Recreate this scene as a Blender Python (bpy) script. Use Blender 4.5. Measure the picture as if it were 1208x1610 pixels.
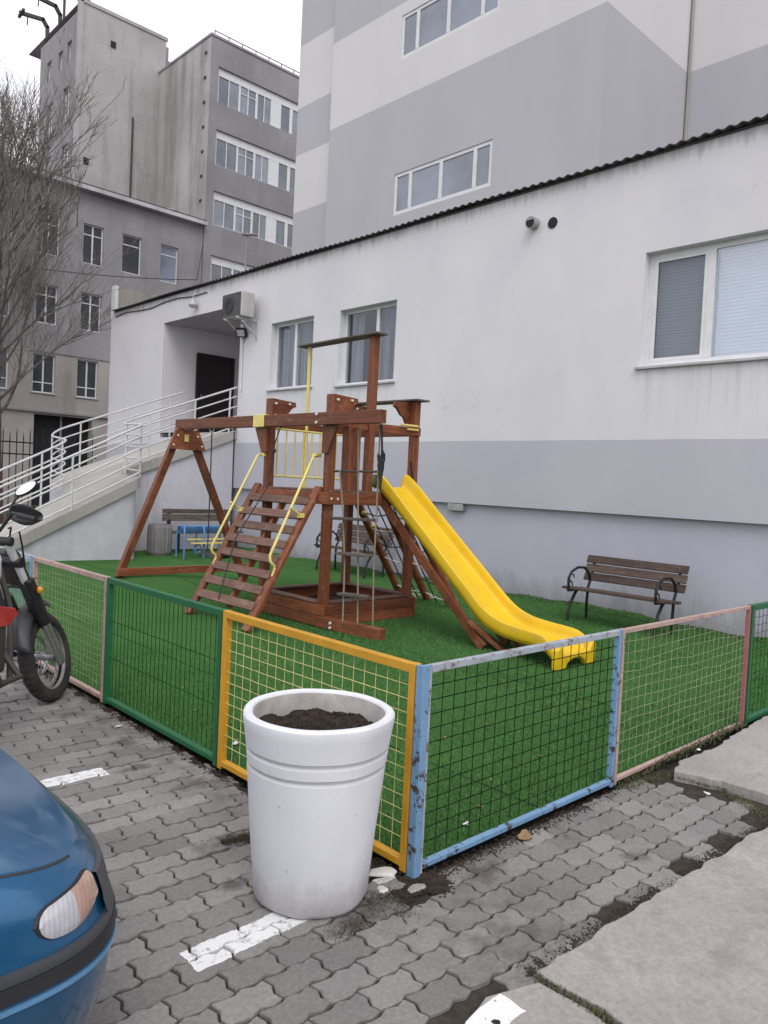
import bpy, math, random
from mathutils import Vector, Matrix
R = math.radians
random.seed(7)
for o in list(bpy.data.objects): bpy.data.objects.remove(o)
scene = bpy.context.scene
COL = scene.collection

# ------------------------------------------------------------------ camera
CAM = Vector((-2.283, -2.109, 1.6))
ROT = Matrix(((0.7232, -0.0101, -0.6906), (-0.6889, 0.0602, -0.7223), (0.0488, 0.9981, 0.0366)))
cd = bpy.data.cameras.new('camera'); cam = bpy.data.objects.new('camera', cd); COL.objects.link(cam)
m4 = ROT.to_4x4(); m4.translation = CAM; cam.matrix_world = m4
cd.sensor_fit = 'HORIZONTAL'; cd.sensor_width = 36.0; cd.lens = 36.0*1212/1208
cd.clip_start = 0.05; cd.clip_end = 1500
scene.camera = cam
# ------------------------------------------------------------------ sky, sun, exposure
world = bpy.data.worlds.new('World'); scene.world = world; world.use_nodes = True
wn = world.node_tree; wn.nodes.clear()
sky = wn.nodes.new('ShaderNodeTexSky'); sky.sky_type = 'NISHITA'; sky.sun_disc = False
sky.sun_elevation = R(52); sky.sun_rotation = R(215); sky.air_density = 1.0; sky.dust_density = 6.0; sky.ozone_density = 1.0
hs = wn.nodes.new('ShaderNodeHueSaturation'); hs.inputs['Saturation'].default_value = 0.12
mixc = wn.nodes.new('ShaderNodeMix'); mixc.data_type = 'RGBA'; mixc.inputs[0].default_value = 0.78
mixc.inputs[7].default_value = (9.2, 9.3, 9.85, 1)        # even cloud deck
bg = wn.nodes.new('ShaderNodeBackground'); bg.inputs['Strength'].default_value = 0.105
wo = wn.nodes.new('ShaderNodeOutputWorld')
wn.links.new(sky.outputs[0], hs.inputs['Color']); wn.links.new(hs.outputs[0], mixc.inputs[6])
wn.links.new(mixc.outputs[2], bg.inputs['Color']); wn.links.new(bg.outputs[0], wo.inputs[0])
sd = bpy.data.lights.new('sun', 'SUN'); sd.energy = 0.7; sd.angle = R(30); sd.color = (1, 0.97, 0.93)
sun = bpy.data.objects.new('sun', sd); COL.objects.link(sun)
az = R(215); el = R(52)      # sun direction, measured like the sky's rotation
sdir = Vector((math.sin(az)*math.cos(el), math.cos(az)*math.cos(el), math.sin(el)))
sun.rotation_euler = sdir.to_track_quat('Z', 'Y').to_euler()
scene.view_settings.view_transform = 'Standard'; scene.view_settings.look = 'None'
scene.view_settings.exposure = 0.54; scene.view_settings.gamma = 1.0; scene.view_settings.use_curve_mapping = False
scene.render.engine = 'CYCLES'
scene.render.resolution_x = 768; scene.render.resolution_y = 1024

# ------------------------------------------------------------------ materials
class NT:
    def __init__(s, name):
        s.m = bpy.data.materials.new(name); s.m.use_nodes = True; s.t = s.m.node_tree; s.t.nodes.clear()
        s.out = s.n('ShaderNodeOutputMaterial'); s.b = s.n('ShaderNodeBsdfPrincipled'); s.l(s.b.outputs[0], s.out.inputs[0])
        s.co = s.n('ShaderNodeTexCoord').outputs['Object']
        s.pos = s.n('ShaderNodeNewGeometry').outputs['Position']
    def n(s, t): return s.t.nodes.new(t)
    def l(s, a, b): s.t.links.new(a, b)
    def noise(s, scale, detail=4, rough=.6, co=None, stretch=None):
        x = s.n('ShaderNodeTexNoise'); x.inputs['Scale'].default_value = scale; x.inputs['Detail'].default_value = detail
        x.inputs['Roughness'].default_value = rough
        c = co or s.co
        if stretch:
            mp = s.n('ShaderNodeMapping'); mp.inputs['Scale'].default_value = stretch; s.l(c, mp.inputs[0]); c = mp.outputs[0]
        s.l(c, x.inputs['Vector']); return x.outputs[0]
    def ramp(s, f, lo, hi, a=(0, 0, 0), b=(1, 1, 1)):
        r = s.n('ShaderNodeValToRGB'); e = r.color_ramp.elements
        e[0].position = lo; e[1].position = hi; e[0].color = (*a, 1); e[1].color = (*b, 1); s.l(f, r.inputs[0]); return r.outputs[0]
    def mix(s, f, a, b, mode='MIX'):
        x = s.n('ShaderNodeMix'); x.data_type = 'RGBA'; x.blend_type = mode
        for i, v in ((0, f), (6, a), (7, b)):
            if hasattr(v, 'links'): s.l(v, x.inputs[i])
            elif i == 0: x.inputs[0].default_value = v
            else: x.inputs[i].default_value = (*v[:3], 1)
        return x.outputs[2]
    def math(s, op, a, b=0, c=None):
        x = s.n('ShaderNodeMath'); x.operation = op
        for i, v in enumerate((a, b, c)):
            if v is None: continue
            if hasattr(v, 'links'): s.l(v, x.inputs[i])
            else: x.inputs[i].default_value = v
        return x.outputs[0]
    def sep(s, v):
        x = s.n('ShaderNodeSeparateXYZ'); s.l(v, x.inputs[0]); return x.outputs
    def bump(s, h, strength, dist):
        x = s.n('ShaderNodeBump'); x.inputs['Strength'].default_value = strength; x.inputs['Distance'].default_value = dist
        s.l(h, x.inputs['Height']); s.l(x.outputs[0], s.b.inputs['Normal'])
    def base(s, c):
        if hasattr(c, 'links'): s.l(c, s.b.inputs['Base Color'])
        else: s.b.inputs['Base Color'].default_value = (*c, 1)
    def set(s, rough=.6, metal=0, spec=.5, coat=0):
        s.b.inputs['Roughness'].default_value = rough; s.b.inputs['Metallic'].default_value = metal
        s.b.inputs['Specular IOR Level'].default_value = spec; s.b.inputs['Coat Weight'].default_value = coat

def mul(c, k): return tuple(min(1, x*k) for x in c)
def M(name, c, c2=None, rough=.6, scale=6, var=.18, bump=.15, bscale=90, bd=.003, metal=0, spec=.5, coat=0, wear=None, wlo=.62, whi=.7, wscale=14, stretch=None):
    t = NT(name)
    col = t.mix(t.ramp(t.noise(scale, 5, stretch=stretch), .3, .7), mul(c, 1-var), c2 or mul(c, 1+var))
    fine = t.noise(bscale, 4)
    col = t.mix(t.ramp(fine, .35, .65), t.mix(1, col, (.88, .88, .88), 'MULTIPLY'), col)
    if wear: col = t.mix(t.ramp(t.noise(wscale, 6, .7), wlo, whi), col, wear)
    t.base(col); t.set(rough, metal, spec, coat)
    if bump: t.bump(fine, bump, bd)
    return t.m

def boxmask(t, x, y, x0, x1, y0, y1):
    a = t.math('GREATER_THAN', x, x0); b = t.math('LESS_THAN', x, x1)
    c = t.math('GREATER_THAN', y, y0); d = t.math('LESS_THAN', y, y1)
    return t.math('MULTIPLY', t.math('MULTIPLY', a, b), t.math('MULTIPLY', c, d))

def mat_paver(name, island):
    t = NT(name)
    if island: rnd = t.n('ShaderNodeNewGeometry').outputs['Random Per Island']
    else: rnd = t.n('ShaderNodeObjectInfo').outputs['Random']
    p = t.pos; x, y, z = t.sep(p)
    col = t.mix(rnd, (.208, .197, .190), (.318, .302, .291))
    col = t.mix(t.ramp(t.noise(2.2, 5, co=p), .35, .7), t.mix(1, col, (.80, .80, .82), 'MULTIPLY'), col)
    col = t.mix(t.ramp(t.noise(55, 5, .75, co=p), .40, .62), t.mix(1, col, (.78, .77, .76), 'MULTIPLY'), col)
    col = t.mix(t.ramp(t.noise(300, 2, .5, co=p), .62, .75), col, (.34, .325, .31))       # pale aggregate
    # grime that gathers along the fence foot and round the planter
    df = t.math('ABSOLUTE', x); df = t.math('MULTIPLY', df, 1.0)
    near = t.ramp(t.math('ADD', df, t.math('MULTIPLY', t.noise(3.2, 5, .7, co=p), .9)), .48, .95, (1, 1, 1), (0, 0, 0))
    gr = t.math('MULTIPLY', near, t.ramp(t.noise(7, 6, .65, co=p), .40, .68))
    gr2 = t.ramp(t.noise(1.7, 6, .72, co=p), .615, .70)
    gr2 = t.math('MULTIPLY', gr2, t.ramp(t.noise(20, 4, .7, co=p), .4, .6))
    st = None
    for (sx, sy, sr) in ((-.44, .72, .20), (-.30, .66, .16), (-.22, 1.35, .22), (-.36, 1.75, .15), (-.24, 2.15, .20), (-.42, -.10, .16), (-.25, -.06, .2), (-.62, .40, .10), (.25, -.16, .2), (.9, -.5, .12), (-.30, 2.85, .18)):
        d = t.math('POWER', t.math('ADD', t.math('POWER', t.math('SUBTRACT', x, sx), 2), t.math('POWER', t.math('MULTIPLY', t.math('SUBTRACT', y, sy), 1.7), 2)), .5)
        q = t.math('SUBTRACT', 1, t.math('DIVIDE', d, sr)); st = q if st is None else t.math('MAXIMUM', st, q)
    st = t.ramp(t.math('ADD', t.math('MAXIMUM', st, -1), t.math('MULTIPLY', t.math('SUBTRACT', t.noise(11, 6, .65, co=p), .5), 2.4)), .15, .85)
    grime = t.math('MULTIPLY', t.math('MAXIMUM', t.math('MAXIMUM', gr, gr2), st), .72)
    # white parking marks, worn
    wv = t.math('MULTIPLY', t.math('SUBTRACT', t.noise(18, 5, .7, co=p), .5), .035); x0_, y0_ = x, y; x = t.math('ADD', x, wv); y = t.math('ADD', y, wv)
    pm = boxmask(t, x, y, -.985, .02, .012, .135)
    pm = t.math('MAXIMUM', pm, boxmask(t, x, y, -2.6, -.505, 1.745, 1.86))
    pm = t.math('MAXIMUM', pm, boxmask(t, x, y, -3.2, -.56, 3.50, 3.60))
    wear = t.ramp(t.noise(24, 7, .75, co=p), .53, .66, (1, 1, 1), (.05, .05, .05))
    wx = t.ramp(t.math('ADD', x, t.math('MULTIPLY', t.noise(14, 5, .7, co=p), .7)), -.26, -.20, (1, 1, 1), (.0, .0, .0))
    wx = t.math('MAXIMUM', wx, t.math('GREATER_THAN', y, .5))
    wx = t.math('MAXIMUM', wx, boxmask(t, x, y, -.16, .0, .03, .135))
    pm = t.math('MULTIPLY', t.math('MULTIPLY', pm, wear), wx)
    col = t.mix(t.math('MULTIPLY', pm, .95), col, (.74, .74, .74))
    col = t.mix(grime, col, (.06, .048, .038))
    t.base(col); t.set(.85, 0, .35)
    t.bump(t.noise(130, 5, .7, co=p), .5, .004)
    return t.m

def mat_facade():
    t = NT('annex_paint'); p = t.pos; x, y, z = t.sep(p)
    band = t.math('LESS_THAN', z, t.math('ADD', 2.335, t.math('MULTIPLY', t.noise(1.2, 3, co=p), .02)))
    col = t.mix(band, (.70, .685, .715), (.50, .49, .55))
    lowb = t.math('LESS_THAN', z, 1.345)
    col = t.mix(lowb, col, (.49, .485, .565))
    st = t.ramp(t.noise(1.1, 6, .6, co=p, stretch=(1, 1, .35)), .3, .75)
    col = t.mix(st, t.mix(1, col, (.93, .93, .935), 'MULTIPLY'), col)
    col = t.mix(t.ramp(t.noise(.5, 4, co=p), .35, .65), t.mix(1, col, (.94, .945, .955), 'MULTIPLY'), col)
    dz = t.ramp(t.math('ADD', z, t.math('MULTIPLY', t.noise(5, 5, .7, co=p, stretch=(1, 1, .25)), .8)), .45, .75, (1, 1, 1), (0, 0, 0))   # splash dirt
    col = t.mix(t.math('MULTIPLY', dz, .45), col, (.16, .15, .14))
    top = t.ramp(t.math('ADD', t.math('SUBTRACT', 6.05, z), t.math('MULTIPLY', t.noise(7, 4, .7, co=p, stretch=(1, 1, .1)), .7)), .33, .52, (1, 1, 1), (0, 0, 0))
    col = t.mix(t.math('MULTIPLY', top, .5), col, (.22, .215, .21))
    # faint runs below the sills and hairline cracks
    for (ya, yb, zs_) in ((10.0, 11.5, 3.42), (7.65, 9.25, 3.38), (.5, 3.08, 3.26)):
        run = t.math('MULTIPLY', boxmask(t, y, z, ya, yb, 2.2, zs_), t.ramp(t.noise(9, 5, .75, co=p, stretch=(1, 1, .05)), .50, .72))
        run = t.math('MULTIPLY', run, t.ramp(t.math('SUBTRACT', zs_, z), 0, .9, (.5, .5, .5), (0, 0, 0)))
        col = t.mix(run, col, (.33, .32, .325))
    vo = t.n('ShaderNodeTexVoronoi'); vo.feature = 'DISTANCE_TO_EDGE'; vo.inputs['Scale'].default_value = .55
    wp = t.n('ShaderNodeVectorMath'); wp.operation = 'ADD'; t.l(p, wp.inputs[0]); nz_ = t.n('ShaderNodeTexNoise'); nz_.inputs['Scale'].default_value = 2.5; nz_.inputs['Detail'].default_value = 6; t.l(p, nz_.inputs['Vector']); t.l(nz_.outputs[1], wp.inputs[1]); t.l(wp.outputs[0], vo.inputs['Vector'])
    crk = t.math('MULTIPLY', t.ramp(vo.outputs[0], .0015, .004, (1, 1, 1), (0, 0, 0)), t.ramp(t.noise(.6, 3, co=p), .52, .62))
    col = t.mix(t.math('MULTIPLY', crk, .35), col, (.25, .245, .25))
    pt = t.ramp(t.noise(.9, 3, .4, co=p), .58, .60); col = t.mix(t.math('MULTIPLY', pt, .35), col, t.mix(1, col, (.93, .935, .95), 'MULTIPLY'))
    t.base(col); t.set(.9, 0, .25); t.bump(t.noise(70, 5, .65, co=p), .35, .006)
    return t.m

def mat_tall():
    t = NT('tall_block_paint'); p = t.pos; x, y, z = t.sep(p)
    light, grey = (.68, .668, .672), (.485, .478, .512)
    def band(z0, z1): return boxmask(t, z, z, z0, 99, -99, z1)
    a = t.math('MAXIMUM', band(11.1, 13.4), band(16.0, 18.3))
    b = t.math('MAXIMUM', band(12.3, 14.08), band(9.32, 10.95))
    left = t.math('GREATER_THAN', y, 14.65)
    sel = t.n('ShaderNodeMix'); sel.data_type = 'FLOAT'
    t.l(left, sel.inputs[0]); t.l(a, sel.inputs[2]); t.l(b, sel.inputs[3])
    col = t.mix(sel.outputs[0], grey, light)
    col = t.mix(t.ramp(t.noise(.8, 6, .6, co=p, stretch=(1, 1, .4)), .3, .75), t.mix(1, col, (.93, .93, .935), 'MULTIPLY'), col)
    t.base(col); t.set(.9, 0, .25); t.bump(t.noise(45, 5, co=p), .3, .008)
    return t.m

def mat_concrete_wall(name, c, streak=.7, stain=(.17, .16, .155), lo=.5, hi=.72):
    t = NT(name); p = t.pos
    col = t.mix(t.ramp(t.noise(.45, 5, .6, co=p), .35, .7), mul(c, .82), mul(c, 1.08))
    col = t.mix(t.math('MULTIPLY', t.ramp(t.noise(.8, 6, .7, co=p, stretch=(1, 1, .1)), lo, hi), streak), col, stain)
    col = t.mix(t.ramp(t.noise(9, 4, co=p), .3, .7), t.mix(1, col, (.9, .9, .9), 'MULTIPLY'), col)
    t.base(col); t.set(.92, 0, .2); t.bump(t.noise(25, 4, co=p), .35, .01)
    return t.m

def mat_slab():
    t = NT('slab_concrete'); p = t.pos; x, y, z = t.sep(p)
    col = t.mix(t.ramp(t.noise(1.1, 6, .65, co=p), .3, .7), (.30, .272, .258), (.42, .388, .372))
    col = t.mix(t.ramp(t.noise(45, 5, .75, co=p), .38, .6), t.mix(1, col, (.78, .78, .78), 'MULTIPLY'), col)
    col = t.mix(t.math('MULTIPLY', t.ramp(t.noise(2.4, 7, .75, co=p), .52, .70), .6), col, (.17, .155, .145))
    col = t.mix(t.ramp(t.noise(230, 2, .5, co=p), .64, .75), col, (.42, .40, .38))
    wv = t.math('MULTIPLY', t.math('SUBTRACT', t.noise(18, 5, .7, co=p), .5), .03); x = t.math('ADD', x, wv); y = t.math('ADD', y, wv)
    pm = boxmask(t, x, y, -.53, -.315, -.79, -.69)
    pm = t.math('MULTIPLY', pm, t.ramp(t.noise(22, 6, .75, co=p), .62, .67, (1, 1, 1), (0, 0, 0)))
    col = t.mix(pm, col, (.76, .76, .76))
    t.base(col); t.set(.88, 0, .3); t.bump(t.noise(90, 6, .7, co=p), .55, .006)
    return t.m

def mat_turf():
    t = NT('artificial_turf'); p = t.pos
    col = t.mix(t.ramp(t.noise(.9, 4, co=p), .35, .7), (.055, .150, .042), (.080, .195, .058))
    col = t.mix(t.ramp(t.noise(120, 4, .75, co=p), .38, .64), t.mix(1, col, (.52, .56, .52), 'MULTIPLY'), t.mix(1, col, (1.4, 1.3, 1.3), 'MULTIPLY'))
    pile = t.math('GREATER_THAN', t.math('FRACT', t.math('MULTIPLY', t.sep(p)[0], .25)), .5); col = t.mix(t.math('MULTIPLY', pile, .12), col, (.05, .10, .04))
    col = t.mix(t.math('MULTIPLY', t.ramp(t.noise(1.3, 6, .7, co=p), .48, .72), .55), col, (.055, .125, .040))
    xx, yy, zz = t.sep(p); sx = t.math('FRACT', t.math('MULTIPLY', t.math('ADD', xx, t.math('MULTIPLY', t.noise(1.5, 2, co=p), .02)), .5)); seam = t.math('LESS_THAN', t.math('ABSOLUTE', t.math('SUBTRACT', sx, .5)), .006)
    col = t.mix(t.math('MULTIPLY', seam, .6), col, (.012, .035, .012))
    col = t.mix(t.ramp(t.noise(34, 6, .8, co=p), .66, .74), col, (.075, .10, .05))
    t.base(col); t.set(1, 0, .03); t.bump(t.noise(220, 3, .7, co=p), .9, .012)
    return t.m

def mat_car():
    t = NT('car_blue'); x, y, z = t.sep(t.pos)
    dust = t.math('MULTIPLY', t.ramp(t.noise(5, 7, .75), .45, .78), .09); low = t.ramp(t.math('ADD', z, t.math('MULTIPLY', t.noise(9, 5, .7), .2)), .30, .62, (.35, .35, .35), (0, 0, 0))
    t.base(t.mix(t.math('MAXIMUM', dust, low), (.006, .105, .245), (.17, .165, .16))); t.set(.3, .5, .5, .9)
    r = t.ramp(t.noise(7, 6, .7), .4, .7, (.06, .06, .06), (.22, .22, .22)); t.l(r, t.b.inputs['Coat Roughness']); return t.m
def mat_pot():
    t = NT('white_planter'); x, y, z = t.sep(t.pos)
    col = t.mix(t.ramp(t.noise(4, 5, .6), .3, .7), (.635, .635, .675), (.695, .695, .735))
    col = t.mix(t.math('MULTIPLY', t.ramp(t.noise(3.2, 6, .7, stretch=(1, 1, .35)), .52, .75), .5), col, (.50, .49, .50))
    d = t.ramp(t.math('ADD', z, t.math('MULTIPLY', t.noise(14, 6, .75), .22)), .13, .26, (1, 1, 1), (0, 0, 0)); col = t.mix(t.math('MULTIPLY', d, .55), col, (.27, .245, .22))
    run = t.math('MULTIPLY', t.ramp(t.noise(16, 5, .75, stretch=(1, 1, .06)), .60, .74), boxmask(t, z, z, .30, 9, -9, .70)); col = t.mix(t.math('MULTIPLY', run, .35), col, (.40, .39, .385))
    for zg in (.523, .583): gm = t.math('LESS_THAN', t.math('ABSOLUTE', t.math('SUBTRACT', z, zg)), .007); col = t.mix(t.math('MULTIPLY', gm, .45), col, (.30, .29, .29))
    chip = t.ramp(t.noise(24, 4, .6), .71, .73); col = t.mix(t.math('MULTIPLY', chip, .7), col, (.40, .385, .37))
    t.base(col); t.set(.75, 0, .35); t.bump(t.noise(45, 5, .6), .18, .004); return t.m
def mat_lamp(name, c1, c2):
    t = NT(name); wv = t.n('ShaderNodeTexWave'); wv.bands_direction = 'X'; wv.inputs['Scale'].default_value = 26; wv.inputs['Distortion'].default_value = .4; t.l(t.co, wv.inputs['Vector'])
    f = t.math('ADD', t.math('MULTIPLY', wv.outputs['Fac'], .12), t.math('MULTIPLY', t.noise(14, 3), .9))
    t.base(t.mix(t.ramp(f, .3, .8), c1, c2)); t.set(.10, 0, .6, 1.0); t.bump(wv.outputs['Fac'], .08, .002); return t.m
def mat_fibre():
    t = NT('turf_fibre'); r = t.n('ShaderNodeNewGeometry').outputs['Random Per Island']
    t.base(t.mix(r, (.062, .165, .046), (.108, .235, .078))); t.set(.8, 0, .15); return t.m
def mat_soil(name, c=(.035, .027, .021)):
    return M(name, c, rough=.95, scale=30, var=.4, bump=.9, bscale=160, bd=.01, spec=.15)

def mat_glass(name, tint=(.75, .8, .85), refl=.18, alpha=.7):
    t = NT(name); t.t.nodes.remove(t.b)
    tr = t.n('ShaderNodeBsdfTransparent'); tr.inputs[0].default_value = (*tint, 1)
    gl = t.n('ShaderNodeBsdfGlossy'); gl.inputs['Roughness'].default_value = .03; gl.inputs[0].default_value = (.9, .93, 1, 1)
    lw = t.n('ShaderNodeLayerWeight'); lw.inputs[0].default_value = .5
    f = t.math('MINIMUM', t.math('ADD', t.math('MULTIPLY', t.math('POWER', lw.outputs['Facing'], 5), .96), .03+refl), 1)
    mx = t.n('ShaderNodeMixShader'); t.l(f, mx.inputs[0]); t.l(tr.outputs[0], mx.inputs[1]); t.l(gl.outputs[0], mx.inputs[2])
    t.l(mx.outputs[0], t.out.inputs[0]); return t.m

def mat_pane(name, c=(.13, .145, .18), rough=.06):
    t = NT(name); t.base(t.mix(t.ramp(t.noise(.7, 3, co=t.pos), .35, .65), mul(c, .75), mul(c, 1.2)))
    t.set(rough, 0, .8, .3); t.bump(t.noise(1.5, 2, co=t.pos), .04, .05); return t.m

def mat_wood(name, c, c2, rough=.55, wear=None):
    t = NT(name); gen = t.t.nodes.new('ShaderNodeTexCoord').outputs['Generated']; rnd = t.n('ShaderNodeObjectInfo').outputs['Random']
    off = t.n('ShaderNodeVectorMath'); off.operation = 'ADD'; cmb = t.n('ShaderNodeCombineXYZ')
    for k in range(3): t.l(t.math('MULTIPLY', rnd, 37.0+k*11), cmb.inputs[k])
    t.l(gen, off.inputs[0]); t.l(cmb.outputs[0], off.inputs[1]); co = off.outputs[0]
    g = t.noise(7, 7, .72, co=co); g2 = t.noise(2.2, 4, .6, co=co)
    col = t.mix(t.ramp(g2, .3, .7), c, c2)
    col = t.mix(t.ramp(g, .36, .62), t.mix(1, col, (.55, .52, .50), 'MULTIPLY'), t.mix(1, col, (1.12, 1.10, 1.08), 'MULTIPLY'))
    tone = t.n('ShaderNodeMapRange'); tone.inputs[3].default_value = .72; tone.inputs[4].default_value = 1.22; t.l(rnd, tone.inputs[0])
    cm = t.n('ShaderNodeCombineXYZ'); [t.l(tone.outputs[0], cm.inputs[k]) for k in range(3)]; col = t.mix(1, col, cm.outputs[0], 'MULTIPLY')
    if wear: col = t.mix(t.math('MULTIPLY', t.ramp(t.noise(9, 7, .75), .56, .70), .65), col, wear)
    t.base(col); t.set(rough, 0, .3); t.bump(g, .4, .004); return t.m

def mat_slide():
    t = NT('yellow_plastic'); gen = t.t.nodes.new('ShaderNodeTexCoord').outputs['Generated']
    col = t.mix(t.ramp(t.noise(2.5, 4), .35, .7), (.68, .44, .012), (.76, .50, .014))
    scuff = t.ramp(t.noise(6, 7, .75, co=gen, stretch=(4, .5, .5)), .52, .74); col = t.mix(t.math('MULTIPLY', scuff, .45), col, (.46, .34, .10))
    grit = t.ramp(t.noise(60, 5, .8), .62, .74); col = t.mix(t.math('MULTIPLY', grit, .5), col, (.30, .22, .08))
    t.base(col); r = t.ramp(t.noise(8, 5, .7), .35, .7, (.30, .30, .30), (.58, .58, .58)); t.set(.4, 0, .45); t.l(r, t.b.inputs['Roughness']); t.bump(t.noise(120, 4), .1, .002); return t.m

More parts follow.
